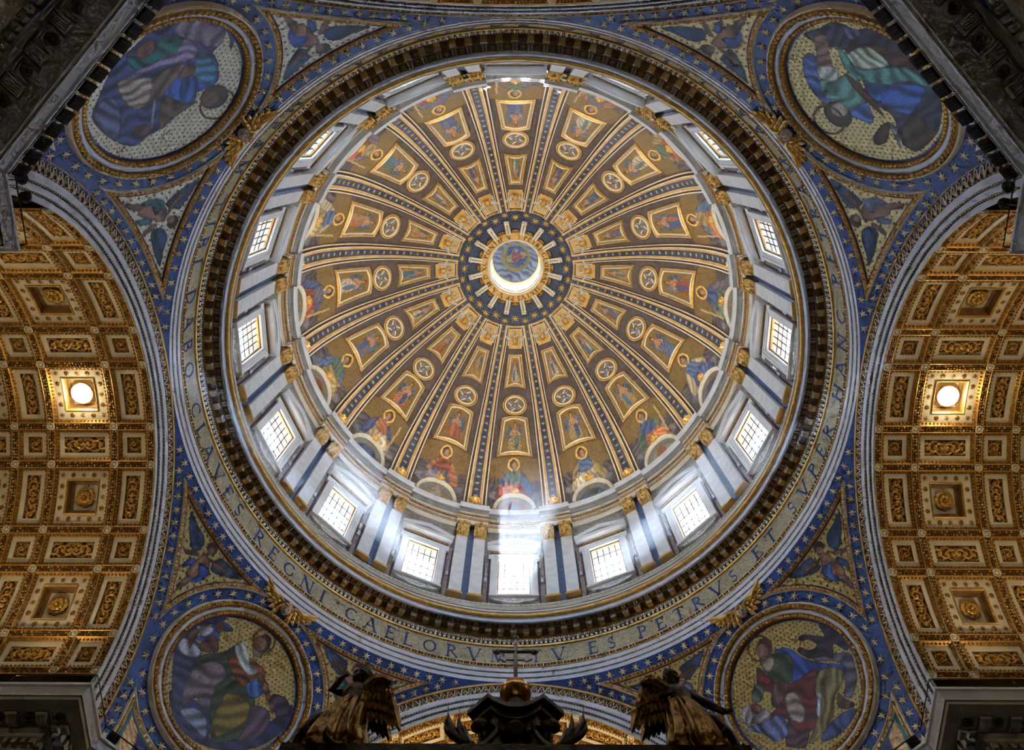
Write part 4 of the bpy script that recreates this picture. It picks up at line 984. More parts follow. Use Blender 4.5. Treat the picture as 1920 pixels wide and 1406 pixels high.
# the inscription, read from the foot of the picture to the right
TEXT = 'TV ES PETRVS ET SVPER HANC PETRAM AEDIFICABO ECCLESIAM MEAM TIBI DABO CLAVES REGNI CAELORVM '
HGT = 1.42
def curve_text(txt, r, z, h, gap, space, total_from, m, parent, thick, flat=False, scale=None):
    w = sum((GLY[c][0] * h * gap[0] + gap[1]) if c != ' ' else space for c in txt); k = (scale or 2 * pi * r / w)
    a = total_from; GM = {}
    for c in txt:
        if c == ' ': a += space * k / r; continue
        wd = (GLY[c][0] * h * gap[0] + gap[1]) * k
        if c not in GM:
            V, F = glyph_mesh(c, thick); V = V.copy(); V[:, 0] = (V[:, 0] - GLY[c][0] / 2) * h * gap[0] * k; V[:, 1] *= h
            GM[c] = make_mesh('letter', V, F, m)
        th = a + wd / 2 / r
        put('letter', GM[c], parent, cylM(th, r, z) if not flat else ringM(th, r, z))
        a += wd / r
def ringM(th, r, z):
    """lettering on a level ring seen from below, tops toward the rim"""
    s, c = sin(th), cos(th); return frame((r * s, r * c, z), (-c, s, 0), (s, c, 0), (0, 0, -1))
curve_text(TEXT, 21.05, 48.70, HGT, (.78, .62), .95, rad(2.3), LETTER, ringo, .03)
# ================================================================ the drum
B16 = 2 * pi / 16
WALL, OPB, OPT, OPW = 20.50, 55.95, 62.05, 1.36           # wall radius, window opening bottom, top, half width
def wall_piece(a0, a1, z0, z1, r=WALL, n=6):
    t = np.linspace(a0, a1, n + 1); V = np.array([(r * sin(a), r * cos(a), z) for a in t for z in (z0, z1)]); return V, quads(n + 1, 2)
A = Acc(); wa = math.asin(OPW / WALL)
for k in range(16):
    c = k * B16
    A.add(wall_piece(c - B16 / 2, c - wa, 52.3, 70.4)); A.add(wall_piece(c + wa, c + B16 / 2, 52.3, 70.4))
    A.add(wall_piece(c - wa, c + wa, 52.3, OPB, n=2)); A.add(wall_piece(c - wa, c + wa, OPT, 70.4, n=2))
    M = cylM(c, WALL, 0)
    for s in (-1, 1): A.add(box(s * (OPW + .1), (OPB + OPT) / 2, -.62, .2, OPT - OPB + .4, 1.35), M)
    A.add(box(0, OPT + .1, -.62, 2 * OPW, .2, 1.35), M); A.add(box(0, OPB - .1, -.62, 2 * OPW, .2, 1.35), M)
drum = struct(mk('wall_drum', A.vf(), GREYP))
# plinth zone behind the railing
mk('plinth', ring([(20.5, 54.9), (20.25, 54.9), (20.20, 54.6), (20.05, 54.5), (20.05, 54.2), (20.2, 54.1), (20.2, 52.5)]), CREAM, drum)
mk('plinth_band', ring([(20.03, 54.24), (20.0, 54.32), (20.03, 54.46)]), STONE, drum)
B = Acc()
for k in range(320): B.add(star(3, .16, .07, .04), cylM(2 * pi * k / 320, 20.02, 54.35))
stuff(put('fretwork_course', B.mesh('fretwork_course', MARBLE), drum))
# pilasters in pairs with a strip of blue marble between
def pil_shaft():
    A = Acc(); A.add(box(0, 4.62, .22, 1.02, 9.24, .44)); return A.mesh('shaft', VEINED)
def pil_base():
    A = Acc()
    for y, w, d in ((-.26, 1.26, .58), (-.10, 1.20, .54), (.02, 1.12, .50)): A.add(box(0, y, d / 2, w, .13, d))
    return A.mesh('base', OCHRE)
def capital():
    """gilt capital: bell, two tiers of leaves, corner volutes, abacus"""
    A = Acc(); A.add(box(0, 1.15, .30, .96, 2.3, .42)); r = random.Random(4)
    for tier, (y, n, L) in enumerate(((.15, 4, .9), (.75, 5, .85))):
        for i in range(n):
            x = -.45 + .9 * i / (n - 1)
            P = []
            for s, w, z in ((0, .7, .50), (.4, 1.0, .58), (.8, .9, .74), (1.0, .4, .90), (.86, .2, .98)):
                for v in (-1, 0, 1): P.append((x + v * w * .13, y + L * s, z + (.05 if v == 0 else 0)))
            A.add((np.array(P), quads(5, 3)))
    for sx in (-1, 1):
        A.add(tube([(sx * (.30 + .26 * cos(t) * (1 - t / 12)), 1.85 + .26 * sin(t) * (1 - t / 12), .82) for t in np.linspace(0, 7.5, 16)], .075, 5))
        A.add(dome_lump(.13, .13, .16, 6, 2), trans(sx * .3, 1.85, .82))
    for i in range(26): q = r.uniform(.08, .15); A.add(dome_lump(q, q, .18, 6, 2), trans(r.uniform(-.5, .5), r.uniform(.2, 2.1), .62 + r.uniform(0, .12)))
    A.add(box(0, 2.22, .42, 1.16, .18, .86)); A.add(dome_lump(.16, .14, .2, 6, 2), trans(0, 2.2, .8))
    return A.mesh('capital', GOLD)
SH, BA, CA = pil_shaft(), pil_base(), capital()
STRIP = make_mesh('blue_strip', *box(0, 6.0, .04, .62, 12.2, .08), BLUEM)
for k in range(16):
    c = (k + .5) * B16
    put('blue_strip', STRIP, drum, cylM(c, WALL - .02, 55.0))
    for s in (-1, 1):
        th = c + s * rad(2.30); M = cylM(th, WALL - .02, 55.6)
        p = put('pilaster', SH, drum, M); put('base', BA, p, M); put('capital', CA, p, cylM(th, WALL - .02, 64.84))
# entablature breaking forward over each pair
def bay_ring(prof, fwd, a_half, k, n):
    c = (k + .5) * B16
    return ring([(r - fwd, z) for r, z in prof], n, c - a_half, c + a_half)
def ressaut(prof, fwd, name, m, parent, smooth=False):
    """a course that runs round and steps forward over every pair of pilasters"""
    A = Acc(); h = rad(4.25); prof = list(prof)
    for k in range(16):
        c = (k + .5) * B16
        A.add(ring([(r - fwd, z) for r, z in prof], 6, c - h, c + h)); A.add(ring(prof, 8, c + h, c + B16 - h))
        for e in (-1, 1):
            a = c + e * h; V = np.array([((r - f) * sin(a), (r - f) * cos(a), z) for f in (0, fwd) for r, z in prof]); n = len(prof)
            A.add((V, [(i, i + 1, n + i + 1, n + i) for i in range(n - 1)]))
    return mk(name, A.vf(), m, parent, smooth)
ressaut([(20.5, 67.0), (20.34, 67.0), (20.34, 67.30), (20.30, 67.32), (20.30, 67.62), (20.24, 67.66)], .52, 'architrave', CREAM, drum)
ressaut([(20.24, 67.64), (20.14, 67.80), (20.30, 67.84)], .52, 'gold_line', GOLD_D, drum)
ressaut([(20.30, 67.82), (20.34, 68.66)], .52, 'frieze', CREAM, drum)
ressaut([(20.34, 68.64), (20.22, 68.70), (20.16, 68.82), (20.28, 68.86)], .50, 'gold_line', GOLD_D, drum)
ressaut([(20.24, 68.84), (20.20, 69.30), (20.02, 69.36), (20.02, 69.44)], .42, 'dentil_ground', STONE, drum)
ressaut([(20.02, 69.42), (19.94, 69.46), (19.72, 69.52), (19.72, 69.62)], .30, 'corona_soffit', STONE, drum)
ressaut([(19.72, 69.60), (19.70, 69.96), (19.62, 70.06), (19.64, 70.20), (19.56, 70.26), (19.56, 70.36), (20.6, 70.40)], .26, 'corona', MARBLE, drum, False)
L1 = Acc(); L2 = Acc(); L3 = Acc()
for k in range(16):
    for i in range(30):
        for (half, fwd, cen) in ((4.1, .52, .5), (6.9, 0, 0)):
            n = 14 if fwd else 22
            if i >= n: continue
            th = (k + cen) * B16 + rad(-half + 2 * half * (i + .5) / n)
            L1.add(dome_lump(.15, .22, .08, 6, 2), cylM(th, 20.32 - fwd, 68.24)); L2.add(dome_lump(.16, .16, .10, 6, 2), cylM(th, 20.22 - fwd * .82, 69.08)); L3.add(box(0, 0, .05, .05, .42, .07), cylM(th + rad(half / n), 20.23 - fwd * .82, 69.08))
stuff(put('leaf_course', L1.mesh('leaf_course', STONE, True), drum)); stuff(put('egg_course', L2.mesh('egg_course', CREAM, True), drum)); stuff(put('dart_course', L3.mesh('dart_course', MARBLE), drum))
# attic with small balusters under the dome
mk('attic', ring([(20.6, 70.38), (20.52, 70.40), (20.52, 71.2), (20.36, 71.24), (20.36, 71.4), (20.55, 71.46), (20.55, 72.1)]), OCHRE, drum)
B = Acc(); B2 = Acc()
for k in range(208): B.add(lathe([(.04, 0), (.09, .06), (.05, .12), (.10, .34), (.05, .58), (.09, .64)], 6), trans(20.36 * sin(2 * pi * k / 208), 20.36 * cos(2 * pi * k / 208), 70.44))
stuff(put('baluster_row', B.mesh('baluster_row', CREAM, True), drum))
mk('attic_rail', ring([(20.5, 71.06), (20.22, 71.08), (20.20, 71.2), (20.4, 71.24)]), CREAM, drum)
# gallery railing on the great cornice
t = thing('gallery_railing', 'thin dark railing on top of the gilt cornice ring below the windows', 'railing', (0, 19.8, 52.5))
for z in (52.95, 53.35): mk('rail', ring([(19.80, z), (19.83, z + .03), (19.80, z + .06), (19.77, z + .03), (19.80, z)], 160), BLACK, t)
PST = make_mesh('post', *tube([(0, 0, 0), (0, 0, .9)], .025, 5), BLACK)
for k in range(64): a = 2 * pi * k / 64; put('post', PST, t, trans(19.8 * sin(a), 19.8 * cos(a), 52.49))

# ---- windows
def arcs(P0, P1, sag, n):
    return [(P0[0] + (P1[0] - P0[0]) * i / n, P0[1] + sag * (1 - (2 * i / n - 1) ** 2)) for i in range(n + 1)]
def profile_box(pts2, w, z0, z1): return None
def win_meshes():
    W = {}
    A = Acc()                                              # moulded architrave with ears
    for (wd, d, o) in ((.20, .16, 0), (.20, .24, .20), (.22, .32, .40)):
        x = OPW + o + wd / 2; H = OPT - OPB + 2 * o
        for s in (-1, 1): A.add(box(s * x, (OPB + OPT) / 2 + o / 2, d / 2, wd, OPT - OPB + o, d))
        A.add(box(0, OPT + o + wd / 2, d / 2, 2 * (OPW + o + wd), wd, d))
    for s in (-1, 1): A.add(box(s * (OPW + .72), OPT + .22, .16, .24, .80, .32))
    W['frame'] = A.mesh('frame', MARBLE)
    A = Acc()
    for s in (-1, 1): A.add(box(s * (OPW - .05), (OPB + OPT) / 2, -.12, .10, OPT - OPB, .12))
    A.add(box(0, OPT - .06, -.12, 2 * OPW, .12, .12)); W['gilt_reveal'] = A.mesh('gilt_reveal', GOLD_D)
    A = Acc(); A.add(box(0, OPB - .12, .26, 2 * OPW + 1.3, .24, .52))
    A.add(prism([(-OPW - .5, 0), (-OPW - .1, -.30), (-.9, -.42), (-.4, -.62), (.4, -.62), (.9, -.42), (OPW + .1, -.30), (OPW + .5, 0)], .02, .26), trans(0, OPB - .24, 0))
    for s in (-1, 1): A.add(tube([(s * (.34 + .2 * cos(q) * (1 - q / 14)), OPB - .50 + .2 * sin(q) * (1 - q / 14), .28) for q in np.linspace(0, 7, 14)], .05, 5)); A.add(tube([(s * (1.0 + .16 * cos(q)), OPB - .38 + .12 * sin(q), .28) for q in np.linspace(0, 6, 10)], .04, 5))
    A.add(dome_lump(.22, .2, .16, 8, 3), trans(0, OPB - .5, .24)); W['sill'] = A.mesh('sill', MARBLE)
    A = Acc(); y = OPT + .78
    A.add(box(0, y + .10, .20, 2 * OPW + 1.4, .20, .40)); W['gilt_band'] = A.mesh('gilt_band', GOLD_D)
    A = Acc(); A.add(box(0, y + .30, .42, 2 * OPW + 1.9, .20, .84)); A.add(box(0, y + .44, .46, 2 * OPW + 2.0, .10, .92)); W['cornice'] = A.mesh('cornice', MARBLE)
    hw = OPW + 1.0
    def ped(path, nm):
        A = Acc(); sec = [(0, 0), (0, .22), (.12, .30), (.12, .40)]
        n = len(path); V = []
        for (x, yy) in path:
            for (u, z) in ((0, 0), (0, .80), (.14, .86), (.22, .96), (.34, .96), (.34, 0)): V.append((x, yy + u, z))
        A.add((np.array(V), quads(n, 6))); A.add((np.array(V[:6]), [(0, 1, 2, 3, 4, 5)])); A.add((np.array(V[-6:]), [(0, 1, 2, 3, 4, 5)]))
        W[nm] = A.mesh('pediment', MARBLE)
        A = Acc(); P = [(x, yy + .05) for x, yy in path]; k = len(P); A.add(prism(P + [(hw - .05, y + .45), (-hw + .05, y + .45)], .0, .30)); W[nm + '_field'] = A.mesh('pediment_field', GREYP)
        A = Acc(); cx = [(x * .72, y + .56 + (yy - y - .5) * .66, .33) for x, yy in path]; A.add(tube(cx, .04, 5)); A.add(tube([(-hw * .74, y + .56, .33), (hw * .74, y + .56, .33)], .04, 5)); W[nm + '_gilt'] = A.mesh('pediment_gilt_line', GOLD)
    ped([(-hw, y + .5), (0, y + 1.22), (hw, y + .5)], 'tri'); ped(arcs((-hw, y + .5), (hw, y + .5), .78, 16), 'seg')
    W['pane'] = make_mesh('pane', *box(0, 0, 0, 2 * OPW / 5 - .06, (OPT - OPB) / 6 - .06, .02), GLASS)
    W['mullion'] = make_mesh('mullion', *box(0, (OPB + OPT) / 2, 0, .07, OPT - OPB, .07), BLACK)
    W['glazing_bar'] = make_mesh('glazing_bar', *box(0, 0, 0, 2 * OPW, .06, .06), BLACK)
    A = Acc(); A.add(tube([(0, 0, 0), (0, -1.7, 0)], .03, 5)); A.add(lathe([(.02, 0), (.13, .1), (.10, .25), (.16, .55), (.02, .6)], 7), trans(0, -1.7, 0) @ np.array([[1, 0, 0, 0], [0, 0, -1, 0], [0, 1, 0, 0], [0, 0, 0, 1.]])); W['tassel'] = A.mesh('tassel', STONE_B, True)
    W['panel_border'] = make_mesh('panel_border', *box(0, 0, 0, .16, 7.2, .04), PURPLE)
    return W
W = win_meshes()
for k in range(16):
    M = cylM(k * B16, WALL - .06, 0); nm = 'tri' if k % 2 else 'seg'
    w = struct(put('window_%d' % (k + 1), W['frame'], None, M))
    for q in ('gilt_reveal', 'sill', 'gilt_band', 'cornice'): put(q, W[q], w, M)
    p = put('pediment', W[nm], w, M); put('pediment_field', W[nm + '_field'], p, M); put('pediment_gilt_line', W[nm + '_gilt'], p, M)
    for i in range(4): put('mullion', W['mullion'], w, M @ trans(-OPW + 2 * OPW * (i + 1) / 5, 0, -.32))
    for j in range(5): put('glazing_bar', W['glazing_bar'], w, M @ trans(0, OPB + (OPT - OPB) * (j + 1) / 6, -.30))
    for i in range(5):
        for j in range(6): put('pane', W['pane'], w, M @ trans(-OPW + 2 * OPW * (i + .5) / 5, OPB + (OPT - OPB) * (j + .5) / 6, -.32))
    for s in (-1, 1):
        put('tassel', W['tassel'], w, cylM(k * B16 + s * rad(6.7), WALL - .1, 60.6)); put('panel_border', W['panel_border'], w, cylM(k * B16 + s * rad(5.95), WALL - .03, 59.0)); put('panel_border', W['panel_border'], w, cylM(k * B16 + s * rad(7.35), WALL - .03, 59.0))

# ================================================================ the dome
DA, DB, DZ = 20.5, 25.64, 72.0
PHI1 = 1.2195
def dpt(th, ph, off=0.0):
    """point on the dome; off is toward the room"""
    r, z = DA * cos(ph), DZ + DB * sin(ph); nr, nz = cos(ph) / DA, sin(ph) / DB; q = math.hypot(nr, nz)
    r -= off * nr / q; z -= off * nz / q
    return np.array([r * sin(th), r * cos(th), z])
def dM(th, ph, off=0.0):
    R = np.array([cos(th), -sin(th), 0]); t = np.array([-DA * sin(ph) * sin(th), -DA * sin(ph) * cos(th), DB * cos(ph)]); t /= np.linalg.norm(t)
    return frame(dpt(th, ph, off), R, t, np.cross(R, t))
n, k_ = 192, 60
ph = np.concatenate([[-.03], np.linspace(0, PHI1, k_)])
prof = [(DA * cos(p) + .05, DZ + DB * sin(p) + .05) for p in ph]
dome = struct(mk('ceiling', ring(prof, n), TAUPE, smooth=True))
def dstrip(th0, a0, a1, p0, p1, off0, off1, n=44, lip=.04):
    """a band up the dome between angles a0 and a1 beside azimuth th0; a may be a function of phi"""
    V = []; P = np.linspace(p0, p1, n); f0 = a0 if callable(a0) else (lambda p: a0); f1 = a1 if callable(a1) else (lambda p: a1)
    for p in P:
        V += [dpt(th0 + f0(p), p, off0 - lip), dpt(th0 + f0(p), p, off0), dpt(th0 + f1(p), p, off1), dpt(th0 + f1(p), p, off1 - lip)]
    return np.array(V), quads(n, 4)
def wide(a, b):                                           # rib widths grow in angle toward the crown
    return lambda p: rad(a + (b - a) * max(0, (p - .7) / (PHI1 - .7)) ** 2)
S8 = star(8, .27, .085, .03)
for k in range(16):
    th = (k + .5) * B16
    rib = mk('rib', dstrip(th, lambda p: -wide(1.2, 1.75)(p), wide(1.2, 1.75), -.01, PHI1, .16, .16), NAVY, dome)
    for s in (-1, 1):
        f = lambda a, b: (lambda p: s * wide(a, b)(p))
        mk('gold_band', dstrip(th, f(1.2, 1.75), f(1.92, 3.1), -.01, PHI1, .20, .20), OCHRE, rib)
        mk('white_moulding', dstrip(th, f(1.92, 3.1), f(2.22, 3.75), -.01, PHI1, .26, .26), CREAM, rib)
        mk('guilloche_band', dstrip(th, f(2.22, 3.75), f(2.92, 4.9), -.01, PHI1, .12, .12), DARKB, rib)
        mk('white_moulding', dstrip(th, f(2.92, 4.9), f(3.22, 5.5), -.01, PHI1, .18, .18), CREAM, rib)
        mk('gold_edge', dstrip(th, f(3.22, 5.5), f(3.42, 5.95), -.01, PHI1, .10, .10), GOLD_D, rib)
    SA = Acc()
    for i in range(26):
        p = .04 + (PHI1 - .08) * (i / 25) ** .95; q = .55 + .65 * DA * cos(p) / DA
        SA.add(S8, dM(th, p, .17) @ scl(q, q, 1))
    stuff(put('star_row', SA.mesh('star_row', STARY), rib))
# position phrases for things that repeat round the dome (bay 0 at the foot of the picture, going to the right)
POS = ['at the bottom', 'between bottom and lower right', 'at lower right', 'between lower right and right', 'at the right', 'between right and upper right', 'at upper right', 'between upper right and top',
       'at the top', 'between top and upper left', 'at upper left', 'between upper left and left', 'at the left', 'between left and lower left', 'at lower left', 'between lower left and bottom']
def dpanel(th, p0, p1, w0, w1, arch0, arch1, n=12):
    """outline of a panel: half angles w0 at p0 and w1 at p1, ends bowed by arch (radians of phi, + is upward)"""
    P = []
    for i in range(n): u = -1 + 2 * i / n; P.append((u * w0, p0 + arch0 * (1 - u * u)))
    for i in range(n): u = i / n; P.append((w0 + (w1 - w0) * u, p0 + (p1 - p0) * u))
    for i in range(n): u = 1 - 2 * i / n; P.append((u * w1, p1 + arch1 * (1 - u * u)))
    for i in range(n): u = 1 - i / n; P.append((-(w0 + (w1 - w0) * u), p0 + (p1 - p0) * u))
    return P
def panel_thing(name, label, th, p0, p1, w0, w1, ar0, ar1, painter, seed, res, dot, grp, bgc):
    t = thing(name, label, 'mosaic', dpt(th, p0, .1), grp)
    ins = [(0, .0), (.06, .20), (.16, .20), (.20, .10), (.30, .10), (.36, .22), (.42, .22), (.46, .06)]
    def loop(d):
        dp = d / 23.0; r0, r1 = DA * cos(p0), DA * cos(p1)
        return dpanel(th, p0 + dp, p1 - dp, w0 - d / r0, w1 - d / r1, ar0, ar1)
    for nm, i0, i1, m in (('outer_gold_frame', 0, 3, GOLD), ('dark_bead_channel', 3, 4, DARKB), ('white_moulding', 4, 7, CREAM)):
        V = []; m_ = 48
        for j in range(i0, i1 + 1):
            V += [dpt(th + a, p, ins[j][1]) for a, p in loop(ins[j][0])]
        V = np.array(V); F = [((j) * m_ + i, j * m_ + (i + 1) % m_, (j + 1) * m_ + (i + 1) % m_, (j + 1) * m_ + i) for j in range(i1 - i0) for i in range(m_)]
        mk(nm, (V, F), m, t)
    B = Acc(); lp = loop(.25); last = None; acc = 0
    for i in range(48):
        a, p = lp[i]; a2, p2 = lp[(i + 1) % 48]; A0, A1 = dpt(th + a, p, .1), dpt(th + a2, p2, .1); L = np.linalg.norm(A1 - A0); kk = max(1, int(L / .17))
        for q in range(kk): u = (q + .5) / kk; B.add(dome_lump(.05, .05, .06, 5, 2), dM(th + a + (a2 - a) * u, p + (p2 - p) * u, .11))
    stuff(put('bead_course', B.mesh('bead_course', CREAM, True), t))
    nx, ny = res; gx = np.linspace(-1, 1, nx); gy = np.linspace(-1, 1, ny); X, Y = np.meshgrid(gx, gy, indexing='ij')
    P = Paint(X, Y, bgc, seed, dots=dot, speck=.12); painter(P, np.random.default_rng(seed))
    dp = .44 / 23.0; V = []
    for i in range(nx):
        for j in range(ny):
            v = (gy[j] + 1) / 2; u = gx[i]; w = (w0 + (w1 - w0) * v) - .44 / (DA * cos(p0 + (p1 - p0) * v)); b = (1 - u * u)
            V.append(dpt(th + u * w, p0 + dp + ar0 * b * (1 - v) + ar1 * b * v + (p1 - p0 - 2 * dp) * v, .05))
    mk('mosaic', (np.array(V), quads(nx, ny)), MOSAIC_F, t, True, P.out(1.5))
    return t
GOLDG = (138, 106, 38)
def fillet(th, pts, off, rr, m, name, parent): return mk(name, tube([dpt(th + a, p, off) for a, p in pts], rr, 6), m, parent, True)
HEADG = make_mesh('head', *head_mesh(.34), GOLD, True); HAIRG = make_mesh('hair', *hair_mesh(.36, 8, 60), GOLD, True)
LWS = [make_mesh('wing', *wing_mesh(.95, 1.0, s), WINGW) for s in (-1, 1)]
def lion_mesh():
    A = Acc(); A.add(dome_lump(.34, .30, .34, 10, 3)); A.add(dome_lump(.2, .16, .48, 8, 3), trans(0, -.08, 0)); r = random.Random(2)
    for i in range(16): a = 2 * pi * i / 16; A.add(dome_lump(.14, .14, .24, 6, 2), trans(.42 * cos(a), .40 * sin(a), 0))
    for s in (-1, 1): A.add(dome_lump(.07, .07, .40, 6, 2), trans(s * .14, .12, .05)); A.add(tube([(s * .3, -.35, .1), (s * .5, -.62, .1), (s * .22, -.8, .12)], .07, 5))
    return A.mesh('gilt_mask', GOLD, True)
LION = lion_mesh()
for k in range(16):
    th = k * B16
    # seated figure filling the foot of the segment, round the arched lunette
    t = thing('saint_mosaic', 'seated robed figure mosaic at foot of dome segment, ' + POS[k], 'mosaic', dpt(th, .02, .1), 'seated figures round the dome')
    nx, ny = 56, 50; X, Y = np.meshgrid(np.linspace(-1.02, 1.02, nx), np.linspace(-1.50, 1.02, ny), indexing='ij')
    P = Paint(X, Y, (104, 84, 42), 300 + k, speck=.14); P.poly([(-1.1, -1.6), (-1.1, -.1), (-.6, .1), (-.3, -.4), (.4, -.5), (.7, .0), (1.1, -.2), (1.1, -1.6)], (72, 66, 70), .5); paint_saint(P, np.random.default_rng(300 + k))
    V = np.array([dpt(th + u * rad(7.75), .005 + .375 * v + (.035 * (1 - u * u) if v > .5 else 0) * (v - .5) * 2, .04) for u in np.linspace(-1, 1, nx) for v in np.linspace(0, 1, ny)])
    mk('mosaic', (V, quads(nx, ny)), MOSAIC_F, t, True, P.out(1.4))
    lun = [(rad(5.9) * cos(a), .004 + .135 * sin(a)) for a in np.linspace(pi, 0, 25)]; lun2 = [(rad(5.2) * cos(a), .002 + .112 * sin(a)) for a in np.linspace(pi, 0, 25)]
    V = np.array([q for a, b in zip(lun, lun2) for q in (dpt(th + a[0] * 1.05, a[1] * 1.06, .05), dpt(th + a[0], a[1], .22), dpt(th + (a[0] + b[0]) / 2, (a[1] + b[1]) / 2, .18), dpt(th + b[0], b[1], .12), dpt(th + b[0] * .98, b[1] * .98, .04))])
    lt = mk('lunette_arch', (V, quads(25, 5)), CREAM, t)
    nx, ny = 34, 16; X, Y = np.meshgrid(np.linspace(-1, 1, nx), np.linspace(-1, 1, ny), indexing='ij'); P = Paint(X, Y, (112, 112, 104), 400 + k, speck=.1); r = np.random.default_rng(400 + k)
    P.poly([(-.8, -1), (-.5, -.1), (-.1, .3), (.3, .1), (.7, -.4), (.8, -1)], ROBES[k % 8]); P.ell((0, .45, .12, .3), FLESH); P.poly([(-.3, -.9), (.3, -.9), (.2, .1), (-.2, .2)], ROBES[(k + 3) % 8])
    V = np.array([dpt(th + u * rad(5.25), .002 + .114 * math.sqrt(max(0, 1 - u * u)) * v, .07) for u in np.linspace(-1, 1, nx) for v in np.linspace(0, 1, ny)])
    mk('lunette_mosaic', (V, quads(nx, ny)), MOSAIC_F, lt, True, P.out(1.4))
    put('gilt_mask', LION, t, dM(th, .150, .28) @ scl(.8, .8, .8))
    put('gilt_mask', LION, dome, dM(th + B16 / 2, .045, .2) @ scl(1.1, 1.1, 1.1))
    panel_thing('angel_mosaic', 'large gilt framed angel mosaic of the dome, ' + POS[k], th, .402, .655, rad(6.15), rad(5.45), .022, .018, paint_angel, 500 + k, (46, 50), .11, 'large angel panels of the dome', (118, 92, 36))
    panel_thing('angel_mosaic', 'small upper angel mosaic of the dome, ' + POS[k], th, .836, 1.05, rad(5.75), rad(4.75), .020, .0, paint_angel, 600 + k, (34, 46), .11, 'upper angel panels of the dome', GOLDG)
    # medallion
    t = thing('cherub_medallion', 'round four winged cherub medallion of the dome, ' + POS[k], 'mosaic', dpt(th, .69, .1), 'cherub medallions of the dome')
    pc = .741; RM = 1.46; rr = DA * cos(pc)
    def mpt(q, psi, off): return dpt(th + q * sin(psi) / rr, pc + q * cos(psi) / 22.9, off)
    for nm, pr, m in (('outer_gold_ring', ((1.46, .02), (1.44, .14), (1.34, .14), (1.32, .06)), OCHRE), ('white_ring', ((1.22, .06), (1.20, .20), (1.08, .20), (1.05, .06)), CREAM), ('bead_channel', ((1.34, .07), (1.20, .07)), DARKB)):
        V = np.array([mpt(q, 2 * pi * i / 40, o) for i in range(40) for q, o in pr]); mk(nm, (V, quads(40, len(pr), True)), m, t)
    B = Acc()
    for i in range(48): a = 2 * pi * i / 48; B.add(dome_lump(.05, .05, .07, 5, 2), dM(th + 1.27 * sin(a) / rr, pc + 1.27 * cos(a) / 22.9, .08)); B.add(dome_lump(.045, .045, .06, 5, 2), dM(th + .97 * sin(a) / rr, pc + .97 * cos(a) / 22.9, .06))
    stuff(put('bead_course', B.mesh('bead_course', GOLD, True), t))
    nr, na = 18, 48; Rg, Ag = np.meshgrid(np.linspace(.0, 1.06, nr), np.arange(na) * 2 * pi / na, indexing='ij'); P = Paint(Rg * np.sin(Ag), Rg * np.cos(Ag), (116, 88, 34), 700 + k, dots=.13); paint_cherub(P, np.random.default_rng(k))
    V = np.array([mpt(Rg[i, j], Ag[i, j], .05) for j in range(na) for i in range(nr)]); C_ = P.out(1.5).reshape(nr, na, 3).transpose(1, 0, 2).reshape(-1, 3)
    mk('mosaic', (V, quads(na, nr, True)), MOSAIC_F, t, True, C_)
    # gold field and gilded cherub near the crown
    f = [(rad(-5.2), 1.085), (rad(5.2), 1.085), (rad(4.6), 1.20), (rad(-4.6), 1.20)]
    V = np.array([dpt(th + (-1 + 2 * i / 8) * rad(5.0 - .2 * v), 1.085 + .118 * v, .04) for i in range(9) for v in np.linspace(0, 1, 6)])
    gf = mk('gold_field', (V, quads(9, 6)), FRIEZE if False else OCHRE, dome)
    fillet(th, [(rad(-5.4), 1.10), (rad(-5.1), 1.2), (rad(5.1), 1.2), (rad(5.4), 1.10)], .06, .07, CREAM, 'white_fillet', gf)
    M = dM(th, 1.128, .22); t = thing('winged_head', 'small gilt cherub head with silvery wings near the lantern, ' + POS[k], 'sculpture', M[:3, 3], 'gilt cherub heads round the lantern')
    M = M @ trans(0, 0, .12); put('head', HEADG, t, M @ scl(1.25, 1.25, 1.2)); put('hair', HAIRG, t, M @ scl(1.25, 1.25, 1.2))
    for i, s in enumerate((-1, 1)):
        put('wing', LWS[i], t, M @ trans(s * .16, -.05, -.06) @ rotZ(s * rad(20))); put('wing', LWS[i], t, M @ trans(s * .12, .2, -.08) @ rotZ(s * rad(72)) @ scl(.8, .8, 1))

# ---- crown: starry ring, consoles, lettered ring, lantern
crown = struct(mk('ceiling_crown', ring([(7.10, 96.05), (6.9, 96.22), (5.6, 97.05), (4.32, 97.62)], 128), NAVY))
mk('gold_edge', ring([(7.22, 95.92), (7.18, 95.84), (7.02, 95.96), (6.98, 96.14)], 128), GOLD, crown)
mk('lettered_ring', ring([(4.34, 97.62), (4.32, 97.44), (4.22, 97.40), (3.48, 97.66), (3.42, 97.62), (3.38, 97.8), (3.38, 98.2)], 128), OCHRE, crown)
S8b = make_mesh('star', *star(8, .66, .19, .07), STARY)
def crM(th, r):
    z = np.interp(r, [4.32, 5.6, 6.9, 7.1], [97.62, 97.05, 96.22, 96.05]); s, c = sin(th), cos(th); sl = -.62; q = math.hypot(1, sl)
    U = np.array([-s / q, -c / q, -sl / q]); R = np.array([c, -s, 0]); N = np.cross(R, U); return frame(np.array((r * s, r * c, z)) + N * .04, R, U, N)
for k in range(16):
    th = k * B16; put('star', S8b, crown, crM(th, 6.20)); put('star', S8b, crown, crM(th + B16 / 2 - rad(3.4 * 0), 6.55) @ scl(.92, .92, 1))
A = Acc()
for x in (-.17, .17): A.add(tube([(x, -.95, .12), (x, .0, .24), (x, .62, .40)], [.13, .15, .15], 6))
A.add(box(0, -.86, .1, .66, .16, .28)); A.add(box(0, -1.08, .08, .60, .14, .22)); CONS = A.mesh('console', CREAM)
GAR = make_mesh('gilt_garland', *(lambda A: (A.add(tube([(.42 * cos(a), -.28 * sin(a), .1) for a in np.linspace(0, pi, 9)], .10, 6)), A.add(dome_lump(.3, .25, .2, 8, 2)), A.vf())[-1])(Acc()), GOLD_D, True)
